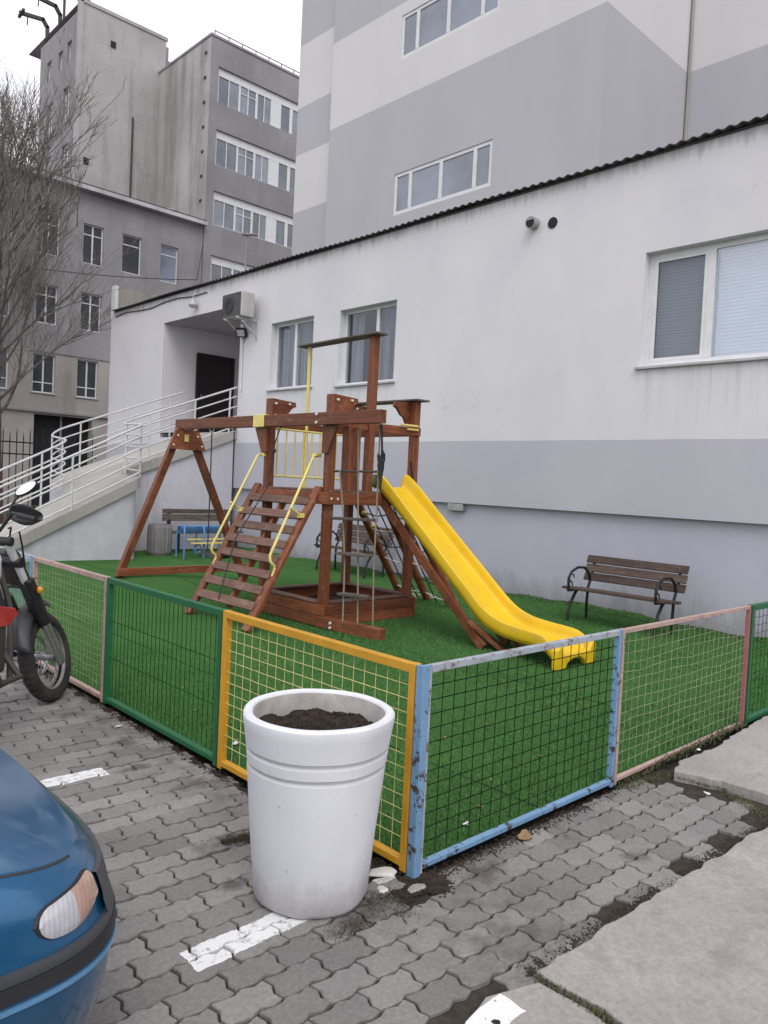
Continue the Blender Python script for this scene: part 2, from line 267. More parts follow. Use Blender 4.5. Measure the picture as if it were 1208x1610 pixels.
MAT = dict(
    paver=mat_paver('paver_concrete', False), paver_far=mat_paver('paver_concrete_far', True),
    facade=mat_facade(), tall=mat_tall(), slab=mat_slab(), turf=mat_turf(),
    turf_fibre=mat_fibre(), soil=mat_soil('soil', (.055, .043, .034)), potsoil=mat_soil('pot_soil', (.045, .033, .026)),
    ground=M('dirt_ground', (.075, .068, .060), rough=.95, scale=1.5, var=.25, bump=.6, bscale=40, bd=.01, spec=.2),
    joint=M('joint_dirt', (.058, .049, .042), rough=.97, scale=25, var=.35, bump=.8, bscale=140, bd=.006, spec=.1),
    conc_tower=mat_concrete_wall('tower_concrete', (.45, .432, .43), .75, (.19, .18, .18)),
    conc_flank=mat_concrete_wall('flank_concrete', (.47, .452, .445), .8, (.16, .15, .145), .48, .70),
    conc_grey=mat_concrete_wall('grey_render', (.325, .312, .322), .5, (.13, .125, .125)),
    conc_warm=mat_concrete_wall('warm_render', (.41, .38, .355), .7, (.17, .15, .13)),
    conc_band=mat_concrete_wall('band_render', (.315, .303, .32), .4, (.16, .155, .16)),
    ramp_side=mat_concrete_wall('ramp_paint', (.58, .565, .62), .65, (.27, .26, .25), .50, .75),
    ramp_floor=mat_concrete_wall('ramp_floor', (.42, .398, .38), .6, (.17, .15, .13)),
    whitepvc=M('white_frame', (.72, .72, .73), rough=.35, var=.06, bump=.05),
    whitemetal=M('white_rail_paint', (.58, .58, .585), rough=.45, var=.1, bump=.1, wear=(.28, .17, .11), wlo=.68, whi=.75),
    sill=M('sill_metal', (.45, .44, .46), rough=.5, var=.12),
    roofsheet=M('corrugated_sheet', (.075, .072, .072), rough=.8, scale=3, var=.3),
    glass_sky=mat_glass('bright_glass', (.88, .9, .92), .16), glass=mat_glass('window_glass', (.86, .88, .90), .03), pane=mat_pane('far_pane'), pane_dark=mat_pane('dark_pane', (.045, .05, .06)),
    pane_blue=mat_pane('blue_pane', (.20, .225, .28)),
    curtain=M('curtain_cloth', (.27, .27, .31), rough=.9, scale=16, var=.55, stretch=(.2, 1, .04), bump=.1),  # upright streaks paint the shading of the folds into the cloth colour
    blind_grey=M('grey_blind', (.27, .28, .31), rough=.7, var=.06, bump=.05),
    blind_pale=M('pale_blind', (.80, .85, .90), rough=.6, var=.05, bump=.05),
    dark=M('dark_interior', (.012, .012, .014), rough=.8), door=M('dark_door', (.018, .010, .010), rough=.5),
    ceil=M('recess_ceiling', (.42, .41, .44), rough=.9),
    wood=mat_wood('stained_wood', (.165, .050, .022), (.275, .096, .045), .5, (.30, .18, .115)),
    wood_worn=mat_wood('worn_tread', (.13, .070, .055), (.20, .115, .09), .65, (.26, .19, .16)),
    wood_bench=mat_wood('bench_slat', (.068, .045, .038), (.115, .078, .064), .6, (.19, .15, .13)),
    wood_grey=mat_wood('weathered_board', (.10, .082, .07), (.165, .14, .125), .75, (.22, .2, .18)),
    yellow=mat_slide(),
    paleyellow=M('pale_yellow_paint', (.74, .62, .20), rough=.45, var=.1, wear=(.5, .42, .3), wlo=.66, whi=.74),
    fence_yellow=M('fence_yellow', (.56, .285, .018), rough=.5, var=.12, bump=.2, wear=(.20, .10, .04), wlo=.68, whi=.72, wscale=18),
    fence_blue=M('fence_blue', (.165, .30, .475), rough=.5, var=.12, bump=.2, wear=(.055, .04, .035), wlo=.56, whi=.60, wscale=16),
    fence_greyblue=M('fence_greyblue', (.34, .38, .42), rough=.6, var=.2, bump=.2, wear=(.16, .09, .06), wlo=.55, whi=.62, wscale=20),
    fence_green=M('fence_green', (.008, .115, .040), rough=.5, var=.12, bump=.2, wear=(.05, .1, .06), wlo=.68, whi=.74),
    fence_pink=M('fence_pink', (.43, .30, .265), rough=.6, var=.15, bump=.2, wear=(.20, .11, .08), wlo=.57, whi=.63, wscale=22),
    fence_red=M('fence_red', (.33, .11, .11), rough=.6, var=.15),
    wire_dark=M('dark_wire', (.010, .014, .011), rough=1, bump=0, spec=.05), wire_cream=M('cream_wire', (.30, .30, .19), rough=.6, bump=0, var=.3),
    wire_yellow=M('yellow_wire', (.66, .58, .22), rough=.6, bump=0), wire_green=M('green_wire', (.006, .045, .018), rough=1, bump=0, spec=.05),
    wire_blue=M('blue_wire', (.30, .42, .50), rough=.6, bump=0),
    rope=M('rope', (.26, .22, .17), rough=.95, scale=60, var=.3, bump=.5, bscale=300), rope_dark=M('dark_rope', (.03, .032, .034), rough=.9),
    rope_white=M('white_rope', (.55, .53, .48), rough=.9),
    iron=M('cast_iron', (.022, .022, .024), rough=.5, metal=.4, bump=.2), steel=M('steel', (.45, .45, .46), rough=.35, metal=1),
    bolt=M('pale_bolt_cap', (.75, .73, .68), rough=.4), darksteel=M('rusty_dark_steel', (.06, .05, .045), rough=.7, wear=(.14, .07, .04)),
    pot_inner=M('stained_pot_inside', (.40, .375, .355), rough=.9, scale=8, var=.25, bump=.3), pot=mat_pot(),
    bluepaint=M('blue_desk_paint', (.10, .23, .52), rough=.45), binconc=M('bin_concrete', (.21, .20, .20), rough=.9, var=.25, bump=.4, stretch=(1, 1, .2)),
    carpaint=mat_car(),
    carblack=M('car_trim', (.022, .023, .027), rough=.62, var=.1, bump=.25, bscale=400, bd=.0008), greytrim=M('grey_bumper', (.055, .057, .065), rough=.55, var=.1, bump=.2, bscale=400, bd=.0008), carline=M('car_line', (.12, .28, .48), rough=.3, bump=0),
    lampclear=mat_lamp('lamp_lens', (.30, .30, .33), (.62, .61, .65)), lampamber=mat_lamp('amber_lens', (.34, .19, .14), (.52, .36, .29)),
    tyre=M('tyre', (.024, .022, .021), rough=.85, bump=.5, wear=(.08, .07, .06), wlo=.5, whi=.8), blackplastic=M('black_plastic', (.018, .018, .020), rough=.45, bump=.1),
    greyplastic=M('grey_fender', (.042, .042, .046), rough=.45), redplastic=M('red_plastic', (.42, .016, .014), rough=.3, coat=.5), amber=M('amber', (.75, .30, .03), rough=.3),
    chrome=M('chrome_tube', (.68, .68, .69), rough=.3, metal=.25, bump=0), silver=M('fork_silver', (.50, .50, .52), rough=.3, metal=.9), rim=M('wheel_rim', (.30, .29, .28), rough=.5, metal=.6),
    mirror=M('mirror_face', (.9, .9, .9), rough=.03, metal=1, bump=0, var=.01), skin_white=M('white_shroud', (.68, .68, .68), rough=.3),
    acwhite=M('ac_case', (.46, .45, .44), rough=.5, var=.1, wear=(.3, .28, .25)), acdark=M('ac_grille', (.055, .055, .057), rough=.5),
    barkred=M('tree_bark', (.11, .092, .08), rough=.95, scale=10, var=.3, bump=.8, bscale=40, bd=.02), twig=M('twig_bark', (.19, .172, .158), rough=.95, var=.2, bump=0),
    trunkred=M('limewashed_red_bark', (.13, .060, .045), rough=.95, scale=10, var=.3, bump=.8, bscale=40, bd=.02),
    weed=M('weed_leaf', (.060, .085, .026), (.12, .11, .05), rough=.8, bump=0), moss=M('dry_moss', (.040, .036, .020), (.075, .060, .035), rough=.95, bump=0),
    stonewhite=M('white_stone', (.62, .59, .55), rough=.85, bump=.5), leafbrown=M('dry_leaf', (.30, .19, .10), rough=.8), paper=M('paper_scrap', (.7, .7, .68), rough=.8),
    gascase=M('grey_box', (.33, .34, .33), rough=.5),
)

# ------------------------------------------------------------------ mesh building
class MB:
    def __init__(s): s.v = []; s.f = []
    def add(s, vs, fs):
        k = len(s.v); s.v += [tuple(p) for p in vs]; s.f += [tuple(i+k for i in q) for q in fs]; return s
    def box(s, x0, x1, y0, y1, z0, z1):
        return s.add([(x, y, z) for z in (z0, z1) for y in (y0, y1) for x in (x0, x1)],
                     [(0, 2, 3, 1), (4, 5, 7, 6), (0, 1, 5, 4), (2, 6, 7, 3), (0, 4, 6, 2), (1, 3, 7, 5)])
    def bar(s, p0, p1, w, h, up=(0, 0, 1), ext=0):
        p0 = Vector(p0); p1 = Vector(p1); d = (p1-p0).normalized(); p0 = p0-d*ext; p1 = p1+d*ext
        u = Vector(up)
        if abs(d.dot(u)) > .98: u = Vector((1, 0, 0))
        a = d.cross(u).normalized()*w/2; b = a.cross(d).normalized()*h/2
        vs = []
        for p in (p0, p1): vs += [p-a-b, p+a-b, p+a+b, p-a+b]
        return s.add(vs, [(0, 1, 2, 3), (7, 6, 5, 4), (0, 4, 5, 1), (1, 5, 6, 2), (2, 6, 7, 3), (3, 7, 4, 0)])
    def tube(s, pts, r, n=8, closed=False):
        P = [Vector(p) for p in pts]; L = len(P); rs = r if isinstance(r, (list, tuple)) else [r]*L
        rings = []; ref = None
        for i in range(L):
            if closed: d = P[(i+1) % L]-P[i-1]
            else: d = P[min(i+1, L-1)]-P[max(i-1, 0)]
            d.normalize()
            if ref is None:
                ref = Vector((0, 0, 1)) if abs(d.z) < .9 else Vector((1, 0, 0))
            a = d.cross(ref); 
            if a.length < 1e-5: a = d.orthogonal()
            a.normalize(); b = a.cross(d); ref = b.copy() if abs(d.dot(b)) < .5 else ref
            rings.append([P[i]+(a*math.cos(2*math.pi*k/n)+b*math.sin(2*math.pi*k/n))*rs[i] for k in range(n)])
        vs = [p for q in rings for p in q]; fs = []
        for i in range(L if closed else L-1):
            j = (i+1) % L
            for k in range(n): fs.append((i*n+k, i*n+(k+1) % n, j*n+(k+1) % n, j*n+k))
        if not closed: fs += [tuple(range(n-1, -1, -1)), tuple((L-1)*n+k for k in range(n))]
        return s.add(vs, fs)
    def lathe(s, prof, c=(0, 0, 0), n=32, fn=None):
        vs = []; L = len(prof)
        for r, z in prof:
            for k in range(n):
                a = 2*math.pi*k/n; p = Vector((c[0]+r*math.cos(a), c[1]+r*math.sin(a), c[2]+z)); vs.append(fn(p) if fn else p)
        fs = [(i*n+k, i*n+(k+1) % n, (i+1)*n+(k+1) % n, (i+1)*n+k) for i in range(L-1) for k in range(n)]
        return s.add(vs, fs)
    def ext(s, poly, vec):
        n = len(poly); v = Vector(vec); P = [Vector(p) for p in poly]
        return s.add(P+[p+v for p in P], [tuple(range(n-1, -1, -1)), tuple(range(n, 2*n))]+[(i, (i+1) % n, n+(i+1) % n, n+i) for i in range(n)])
    def grid(s, nx, ny, fn):
        vs = [fn(i/nx, j/ny) for j in range(ny+1) for i in range(nx+1)]
        return s.add(vs, [(j*(nx+1)+i, j*(nx+1)+i+1, (j+1)*(nx+1)+i+1, (j+1)*(nx+1)+i) for j in range(ny) for i in range(nx)])
    def mesh(s, name, off=(0, 0, 0)):
        o = Vector(off); me = bpy.data.meshes.new(name)
        me.from_pydata([tuple(Vector(p)-o) for p in s.v], [], s.f); me.update(); return me

BASE = {}
def thing(name, label, cat, loc, group=None):
    o = bpy.data.objects.new(name, None); o.empty_display_size = .1; COL.objects.link(o); o.location = loc
    BASE[o.name] = Vector(loc); o['label'] = label; o['category'] = cat
    if group: o['group'] = group
    return o
def recalc(me):
    import bmesh
    b = bmesh.new(); b.from_mesh(me); bmesh.ops.recalc_face_normals(b, faces=b.faces); b.to_mesh(me); b.free()
def build(mb, name, mat, parent=None, smooth=0, bevel=0, solid=0, loc=None, label=None, cat=None, kind=None, group=None, fixn=True, plabel=None):
    off = BASE[parent.name] if parent is not None else Vector(loc or (0, 0, 0))
    me = mb.mesh(name, off)
    if fixn: recalc(me)
    ms = mat if isinstance(mat, (list, tuple)) else [mat]
    for q in ms: me.materials.append(MAT[q] if isinstance(q, str) else q)
    if smooth:
        me.polygons.foreach_set('use_smooth', [True]*len(me.polygons)); me.set_sharp_from_angle(angle=R(smooth))
    o = bpy.data.objects.new(name, me); COL.objects.link(o); BASE[o.name] = off
    if parent is not None: o.parent = parent
    else: o.location = off
    if solid:
        q = o.modifiers.new('s', 'SOLIDIFY'); q.thickness = solid; q.offset = -1
    if bevel:
        q = o.modifiers.new('b', 'BEVEL'); q.width = bevel; q.segments = 2; q.limit_method = 'ANGLE'; q.angle_limit = R(50)
    if label: o['label'] = label
    if cat: o['category'] = cat
    if kind: o['kind'] = kind
    if group: o['group'] = group
    if plabel: o['label'] = plabel
    return o
def copy_tree(o, loc=None, parent=None):
    c = o.copy(); COL.objects.link(c); c.parent = parent
    if loc is not None: c.location = loc
    BASE[c.name] = Vector(loc) if loc is not None else BASE[o.name]
    for ch in o.children: copy_tree(ch, None, c)
    return c
def V(*a): return Vector(a)
def lerp(a, b, t): return a+(b-a)*t
def project(p):
    c = ROT.transposed() @ (Vector(p)-CAM)
    if c.z > -.05: return None
    return (604+1212*c.x/-c.z, 805-1212*c.y/-c.z, -c.z)

# wall panel with rectangular openings; plane 'X' (faces -X) or 'Y' (faces -Y)
def wall(mb, plane, d, u0, u1, z0, z1, holes, depth=.15, reveal=True):
    us = sorted({u0, u1, *[h[0] for h in holes], *[h[1] for h in holes]}); zs = sorted({z0, z1, *[h[2] for h in holes], *[h[3] for h in holes]})
    def P(u, z, k=0): return (d+k, u, z) if plane == 'X' else (u, d+k, z)
    for i in range(len(us)-1):
        for j in range(len(zs)-1):
            uc = (us[i]+us[i+1])/2; zc = (zs[j]+zs[j+1])/2
            if us[i] < u0 or us[i+1] > u1 or zs[j] < z0 or zs[j+1] > z1: continue
            if any(h[0] < uc < h[1] and h[2] < zc < h[3] for h in holes): continue
            mb.add([P(us[i], zs[j]), P(us[i+1], zs[j]), P(us[i+1], zs[j+1]), P(us[i], zs[j+1])], [(0, 1, 2, 3)])
    if reveal:
        for a, b, c, e in holes:
            q = [P(a, c), P(b, c), P(b, e), P(a, e), P(a, c, depth), P(b, c, depth), P(b, e, depth), P(a, e, depth)]
            mb.add(q, [(0, 1, 5, 4), (1, 2, 6, 5), (2, 3, 7, 6), (3, 0, 4, 7)])
    return mb
def fbox(mb, plane, d0, d1, u0, u1, z0, z1):
    if plane == 'X': mb.box(d0, d1, u0, u1, z0, z1)
    else: mb.box(u0, u1, d0, d1, z0, z1)

# ================================================================== SETTING: ground
g = MB(); g.add([(-400, -400, -.075), (400, -400, -.075), (400, 400, -.075), (-400, 400, -.075)], [(0, 1, 2, 3)])
build(g, 'ground', 'ground', kind='structure', fixn=False)
pav = build(MB().add([(-6, -3.2, -.014), (2.1, -3.2, -.014), (2.1, -.02, -.014), (-.03, -.02, -.014), (-.03, 9, -.014), (-6, 9, -.014)], [(0, 1, 2, 3, 4, 5)]), 'pavement', 'joint', kind='structure', fixn=False)
# wavy interlocking pavers
PL, PP, GAP = .195, .1165, .0095
def paver_outline():
    L, Pp = PL-GAP, PP-GAP; n = 5; pts = []
    A, B = .0092, .0105
    def long(x): return A*math.sin(2*math.pi*x/(PL/2)+.6)
    def short(y): return B*math.sin(2*math.pi*y/PP)
    for i in range(n): x = -L/2+L*i/n; pts.append((x+(short(-Pp/2) if i == 0 else 0), -Pp/2+long(x)))
    for i in range(3): y = -Pp/2+Pp*i/3; pts.append((L/2+short(y)*(1 if i else 0), y+long(L/2)*(1 if i == 0 else .3)))
    for i in range(n): x = L/2-L*i/n; pts.append((x, Pp/2+long(x)))
    for i in range(3): y = Pp/2-Pp*i/3; pts.append((-L/2+short(y)*(1 if i else 0), y+long(-L/2)*(1 if i == 0 else .3)))
    return pts
OUT = paver_outline(); NO = len(OUT)
def paver_mesh(s=1.0):
    mb = MB()
    top = [(x*.965*s, y*.95*s, 0) for x, y in OUT]; low = [(x*s, y*s, -.004) for x, y in OUT]; bot = [(x*s, y*s, -.03) for x, y in OUT]
    mb.add(top+low+bot, [tuple(range(NO))]+[(i, NO+i, NO+(i+1) % NO, (i+1) % NO) for i in range(NO)]+[(NO+i, 2*NO+i, 2*NO+(i+1) % NO, NO+(i+1) % NO) for i in range(NO)])
    return mb
pv = paver_mesh(); pme = pv.mesh('paver'); pme.materials.append(MAT['paver'])
tiles = []
for r in range(-20, 75):
    y = r*PP+.02
    if y > 8.6: continue
    for n in range(-22, 12):
        x = n*PL+(PL/2 if r % 2 else 0)+.03
        if x < -3.6: continue
        if x > -.10 and y > -.085: continue
        if x > 1.93-.35*max(0, (y+.62)): continue
        if y < -.70 and x > -.68: continue
        if y < -.60 and x > -.6 and (x < -.30 or random.random() < .15): continue
        if abs(x+.03) < .13 and -.12 < y < .18: continue
        tiles.append((x, y))
cuts = []
for r in range(-1, 75):
    y = r*PP+.02
    if y < -.06 or y > 8.6: continue
    for n in (-1, 0):
        x = n*PL+(PL/2 if r % 2 else 0)+.03
        if x <= -.10 or x-PL/2 > -.07: continue
        w_ = -.022-(x-PL/2)
        if abs(x+.03) < .13 and -.12 < y < .18: continue
        cuts.append((x-PL/2+w_/2, y, w_/PL))
vis = []
for x, y in tiles:
    q = project((x, y, 0)); sc = 0
    if q and -40 < q[0] < 1250 and 600 < q[1] < 1660: sc = 1/q[2]
    if x < -1.5 and -.6 < y < 1.3: sc = 0
    vis.append((sc, x, y))
vis.sort(reverse=True)
far = MB()
for i, (sc, x, y) in enumerate(vis):
    dz = random.gauss(0, .0026); rx, ry, rz = (random.gauss(0, .013), random.gauss(0, .010), random.gauss(0, .016))
    mt = Matrix.Translation((x, y, dz)) @ Matrix.Rotation(rz, 4, 'Z') @ Matrix.Rotation(rx, 4, 'X') @ Matrix.Rotation(ry, 4, 'Y')
    if i < 300:
        o = bpy.data.objects.new('paver', pme); COL.objects.link(o); o.parent = pav; o.matrix_local = mt
    else:
        far.add([mt @ Vector(p) for p in pv.v], pv.f)
for x, y, k in cuts: far.add([Vector((x+p[0]*k, y+p[1], p[2]+random.gauss(0, .0008))) for p in pv.v], pv.f)
build(far, 'distant_pavers', 'paver_far', pav, kind='stuff', fixn=False)

# concrete slabs with broken edges
def slab(name, poly, top, thick, label=None):
    rnd = random.Random(len(poly)*7+int(top*1000)); pts = []
    n = len(poly)
    for i in range(n):
        a = Vector((*poly[i], top)); b = Vector((*poly[(i+1) % n], top)); k = max(1, int((b-a).length/.06)) if (b-a).length < 3.2 else 1
        k = min(k, 60); nrm = Vector((-(b-a).y, (b-a).x, 0)).normalized()
        for j in range(k): pts.append(a.lerp(b, j/k)+nrm*(rnd.gauss(0, .007) if j else 0))
    mb = MB(); mb.ext([p-Vector((0, 0, thick)) for p in pts], (0, 0, thick))
    o = build(mb, name, 'slab', kind='structure', bevel=.006); return o
slab('concrete_slab', [(-.135, -3.2), (6.5, -3.2), (6.5, -.78), (4.0, -.79), (1.75, -.765), (.9, -.725), (-.135, -.70)], .012, .1)
slab('concrete_slab', [(2.06, -.70), (6.5, -.74), (6.5, -.06), (3.4, -.06), (2.6, -.13), (2.15, -.10), (1.97, -.16), (2.05, -.40)], .045, .12)
slab('concrete_slab', [(-.56, -3.2), (-.165, -3.2), (-.165, -.735), (-.36, -.668), (-.50, -.70), (-.545, -.80)], .004, .1)

# artificial turf as an uneven sheet
def turf_z(x, y):
    z = .006
    z += .21*math.exp(-(((x-2.6)/1.5)**2+((y-7.7)/1.15)**2))
    z += .012*math.sin(1.7*x+.6*y)*math.sin(1.1*y-.4*x)*min(1, x/1.0 if x > 0 else 0)*min(1, max(0, y))
    z -= .03*max(0, min(1, (x-5.0)/1.5))*max(0, min(1, (4.6-y)/2.0))
    if x > 6.85: z += (x-6.85)*.22*(.6+.25*math.sin(y*2.2+.5)+.15*math.sin(y*7.1))
    return z
t = MB(); t.grid(110, 170, lambda a, b: (lambda x, y: (x, y, turf_z(x, y)))(.005+a*7.2, .02+b*12.5))
turf_o = build(t, 'turf', 'turf', kind='structure', smooth=180, fixn=False)
rd = random.Random(77); fv = []; ff = []
def fibre(x, y, hmin, hmax, wd):
    z = turf_z(x, y)-.002; a = rd.uniform(0, 6.283); h_ = rd.uniform(hmin, hmax); ln = rd.uniform(.2, 1.0)*h_; k = len(fv)
    dx, dy = math.cos(a), math.sin(a); fv.extend(((x-dy*wd, y+dx*wd, z), (x+dy*wd, y-dx*wd, z), (x+dx*ln-.006, y+dy*ln, z+h_))); ff.append((k, k+1, k+2))
for _ in range(60000): fibre(.03+3.2*rd.random()**1.3, .04+4.2*rd.random()**1.2, .008, .022, .0028)
for _ in range(26000): fibre(rd.uniform(2.5, 7.0), rd.uniform(.05, 6.5), .010, .026, .005)
fb = MB(); fb.v = fv; fb.f = ff
build(fb, 'turf_fibres', 'turf_fibre', turf_o, kind='stuff', fixn=False)

# ================================================================== white annex
def window(root, plane, d, u0, u1, z0, z1, mull=(), trans=(), fw=.06, glass='glass', frame='whitepvc', sill=True, depth=.12, panes=True, back=None):
    """frame with glass children; d = wall face, frame set back by depth"""
    fr = MB(); a, b = d+depth-.03, d+depth+.04
    fbox(fr, plane, a, b, u0, u0+fw, z0, z1); fbox(fr, plane, a, b, u1-fw, u1, z0, z1)
    fbox(fr, plane, a, b, u0+fw, u1-fw, z0, z0+fw); fbox(fr, plane, a, b, u0+fw, u1-fw, z1-fw, z1)
    us = [u0+fw]+sorted(mull)+[u1-fw]
    for m in mull: fbox(fr, plane, a-.004, b-.004, m-fw*.6, m+fw*.6, z0+fw, z1-fw)
    for q in trans: fbox(fr, plane, a+.004, b-.008, u0+fw, u1-fw, q-fw*.4, q+fw*.4)
    f = build(fr, 'window', frame, root)
    for i in range(len(us)-1):
        p = MB(); l = us[i]+(fw*.6 if i else 0); r = us[i+1]-(fw*.6 if i < len(us)-2 else 0)
        zz = [z0+fw]+sorted(trans)+[z1-fw]
        for j in range(len(zz)-1):
            pp = MB(); fbox(pp, plane, a+.02, a+.028, l, r, zz[j], zz[j+1]); build(pp, 'pane', glass if isinstance(glass, str) else glass[i % len(glass)], f)
    if sill:
        s = MB(); fbox(s, plane, d-.05, d+depth-.031, u0-.05, u1+.05, z0-.035, z0-.002); build(s, 'sill', 'sill', f, bevel=.004)
    return f

AX = 7.15
annex = thing('annex_building', 'long white single storey annex with lavender lower band behind the playground', 'building', (AX, 6, 0))
ENT = (12.63, 16.18, 2.5, 5.4)
WINS = [(10.02, 11.45, 3.45, 4.84), (7.69, 9.22, 3.41, 4.83), (.55, 3.03, 3.30, 4.79)]
w = MB(); wall(w, 'X', AX, -9, 19.3, 1.345, 6.05, WINS+[ENT], .22, False)
for a, b, c, e in WINS:
    q = [(AX+k, u, z) for k in (0, .22) for u, z in ((a, c), (b, c), (b, e), (a, e))]
    w.add(q, [(0, 1, 5, 4), (1, 2, 6, 5), (2, 3, 7, 6), (3, 0, 4, 7)])
w.add([(AX, -9, 1.345), (AX, 12.6, 1.345), (AX+.09, 12.6, 1.345), (AX+.09, -9, 1.345)], [(0, 1, 2, 3)])
w.add([(AX+.09, -9, 1.345), (AX+.09, 19.3, 1.345), (AX+.09, 19.3, -.4), (AX+.09, -9, -.4)], [(0, 1, 2, 3)])
w.add([(AX, 19.3, -.4), (AX, 19.3, 6.05), (AX+4, 19.3, 6.4), (AX+4, 19.3, -.4)], [(0, 1, 2, 3)])
w.add([(AX, -9, -.4), (AX, -9, 6.05), (AX+4, -9, 6.4), (AX+4, -9, -.4)], [(0, 1, 2, 3)])
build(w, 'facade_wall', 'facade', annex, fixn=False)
rc = MB(); y0, y1, z0, z1 = ENT; xb = 9.55
rc.add([(AX, y1, z0), (AX, y1, z1), (xb, y1, z1), (xb, y1, z0)], [(0, 1, 2, 3)])
rc.add([(AX, y0, z0), (AX, y0, z1), (xb, y0, z1), (xb, y0, z0)], [(0, 1, 2, 3)])
rc.add([(xb, y0, z0), (xb, y1, z0), (xb, y1, z1), (xb, y0, z1)], [(0, 1, 2, 3)])
build(rc, 'porch_walls', 'facade', annex, fixn=False)
build(MB().add([(AX, y0, z1-.002), (xb, y0, z1-.002), (xb, y1, z1-.002), (AX, y1, z1-.002)], [(0, 1, 2, 3)]), 'porch_ceiling', 'ceil', annex, fixn=False)
build(MB().add([(AX, y0, z0+.12), (xb, y0, z0+.12), (xb, y1, z0+.12), (AX, y1, z0+.12)], [(0, 1, 2, 3)]), 'porch_floor', 'ramp_floor', annex, fixn=False)
dr = MB(); dr.box(8.10, 9.22, y1-.05, y1-.012, z0+.13, 4.76); d_ = build(dr, 'porch_door', 'door', annex)
h = MB(); h.box(8.10, 8.16, y1-.075, y1-.05, z0+.13, 4.80); h.box(9.16, 9.24, y1-.075, y1-.05, z0+.13, 4.80); h.box(8.16, 9.16, y1-.075, y1-.05, 4.72, 4.80); build(h, 'door_frame', 'door', d_)
h = MB(); h.tube([(8.24, y1-.10, 3.72), (8.24, y1-.10, 3.62)], .012); h.box(8.23, 8.25, y1-.1, y1-.05, 3.66, 3.68); build(h, 'handle', 'steel', d_)
build(MB().add([(AX+.55, -9, 2.5), (AX+.55, 12.5, 2.5), (AX+.55, 12.5, 5.4), (AX+.55, -9, 5.4)], [(0, 1, 2, 3)]), 'dark_backing', 'dark', annex, fixn=False)  # black backing sheet, painted darkness standing in for the unlit rooms
# end parapet above the roof and corrugated roof with ragged eave
p = MB(); p.box(AX-.005, AX+.10, 19.12, 19.34, 5.9, 6.80); build(p, 'parapet_end', 'whitepvc', annex)
p = MB(); p.box(AX+.10, AX+4, 19.16, 19.32, 5.9, 6.78); build(p, 'parapet', 'conc_warm', annex)
rf = MB(); NR = 700
def corr(a, b, dz=0):
    y = -9+28.1*b; x = AX-.11+a*4.2; return (x, y, 6.075+a*.45+.013*math.sin(2*math.pi*y/.15)+.012*math.sin(y*1.3)+dz)
rf.grid(1, NR*3, lambda a, b: corr(a, b)); build(rf, 'roof', 'roofsheet', annex, fixn=False, solid=.008)
ev = MB(); ev.box(AX-.03, AX+.02, -9, 19.1, 6.035, 6.05); build(ev, 'eave_board', 'roofsheet', annex)
for k, (a, b, c, e) in enumerate(WINS):
    if k < 2:
        f = window(annex, 'X', AX, a, b, c, e, (a+(b-a)*.52,) if k == 0 else (a+(b-a)*.40,), (), .06, depth=.17)
        for (s0, s1) in ((a+.05, a+(b-a)*(.30 if k else .47)), (a+(b-a)*(.52 if not k else .45), b-.05)) if not k else ((a+.05, a+(b-a)*.42), (a+(b-a)*.74, b-.05)):
            cu = MB(); n = 60
            cu.grid(n, 1, lambda i, j: (AX+.255+.032*math.sin(i*(s1-s0)*55+k+1.2*math.sin(i*9))+.02*math.sin(i*(s1-s0)*27), s0+(s1-s0)*i, c+.03+(e-c-.06)*j))
            build(cu, 'curtain', 'curtain', f, smooth=180, fixn=False)
        if k == 1:
            cu = MB(); n = 30; s0 = a+(b-a)*.46; s1 = s0+.14
            cu.grid(n, 1, lambda i, j: (AX+.36+.015*math.sin(i*16), s0+(s1-s0)*i, c+.03+(e-c-.06)*j)); build(cu, 'curtain', 'curtain', f, smooth=180, fixn=False)
    else:
        f = window(annex, 'X', AX, a, b, c, e, (2.19,), (), .075, ['glass_sky', 'glass'], depth=.15)
        for (s0, s1, mt_, xx) in ((2.24, b-.07, 'blind_grey', .22), (a+.07, 2.14, 'blind_pale', .215)):
            bl = MB(); n = 30; zz = [c+.08+(e-c-.16)*i/n for i in range(n+1)]
            for i in range(n):
                bl.add([(AX+xx, s0, zz[i]), (AX+xx, s1, zz[i]), (AX+xx+.005, s1, zz[i+1]-.001), (AX+xx+.005, s0, zz[i+1]-.001)], [(0, 1, 2, 3)])
            build(bl, 'blind', mt_, f, fixn=False)
        sf = MB(); 
        for q in ((2.238, 2.285, c+.077, e-.077), (b-.124, b-.077, c+.077, e-.077)): sf.box(AX+.120, AX+.137, q[0], q[1], q[2], q[3])
        sf.box(AX+.120, AX+.137, 2.285, b-.124, c+.077, c+.12); sf.box(AX+.120, AX+.137, 2.285, b-.124, e-.12, e-.077)
        build(sf, 'screen_frame', 'whitepvc', f)
# vent pipes, cable clip, wall lamp
vp = MB(); vp.tube([(AX-.13, 4.83, 5.53), (AX+.05, 4.83, 5.55)], .085, 16); o = build(vp, 'vent_pipe', 'gascase', annex, smooth=40)
vp = MB(); vp.tube([(AX-.134, 4.83, 5.53), (AX-.131, 4.83, 5.53)], .072, 16); build(vp, 'vent_opening', 'dark', o)
vp = MB(); vp.tube([(AX-.012, 4.52, 5.49), (AX+.03, 4.52, 5.49)], .08, 16); build(vp, 'vent_hole', 'dark', annex)
def hooks(name, pts, r, mat, n=6): return build(MB().tube(pts, r, n), name, mat, annex, smooth=60)
hooks('drain_cable', [(AX-.02, 12.5, 4.62), (AX-.02, 12.49, 3.55), (AX-.03, 12.49, 3.48)], .018, 'whitepvc')
hooks('roof_cable', [(AX-.02, 19.0-k*.7, 5.9+.04*math.sin(k*1.7)) for k in range(8)], .012, 'roofsheet')
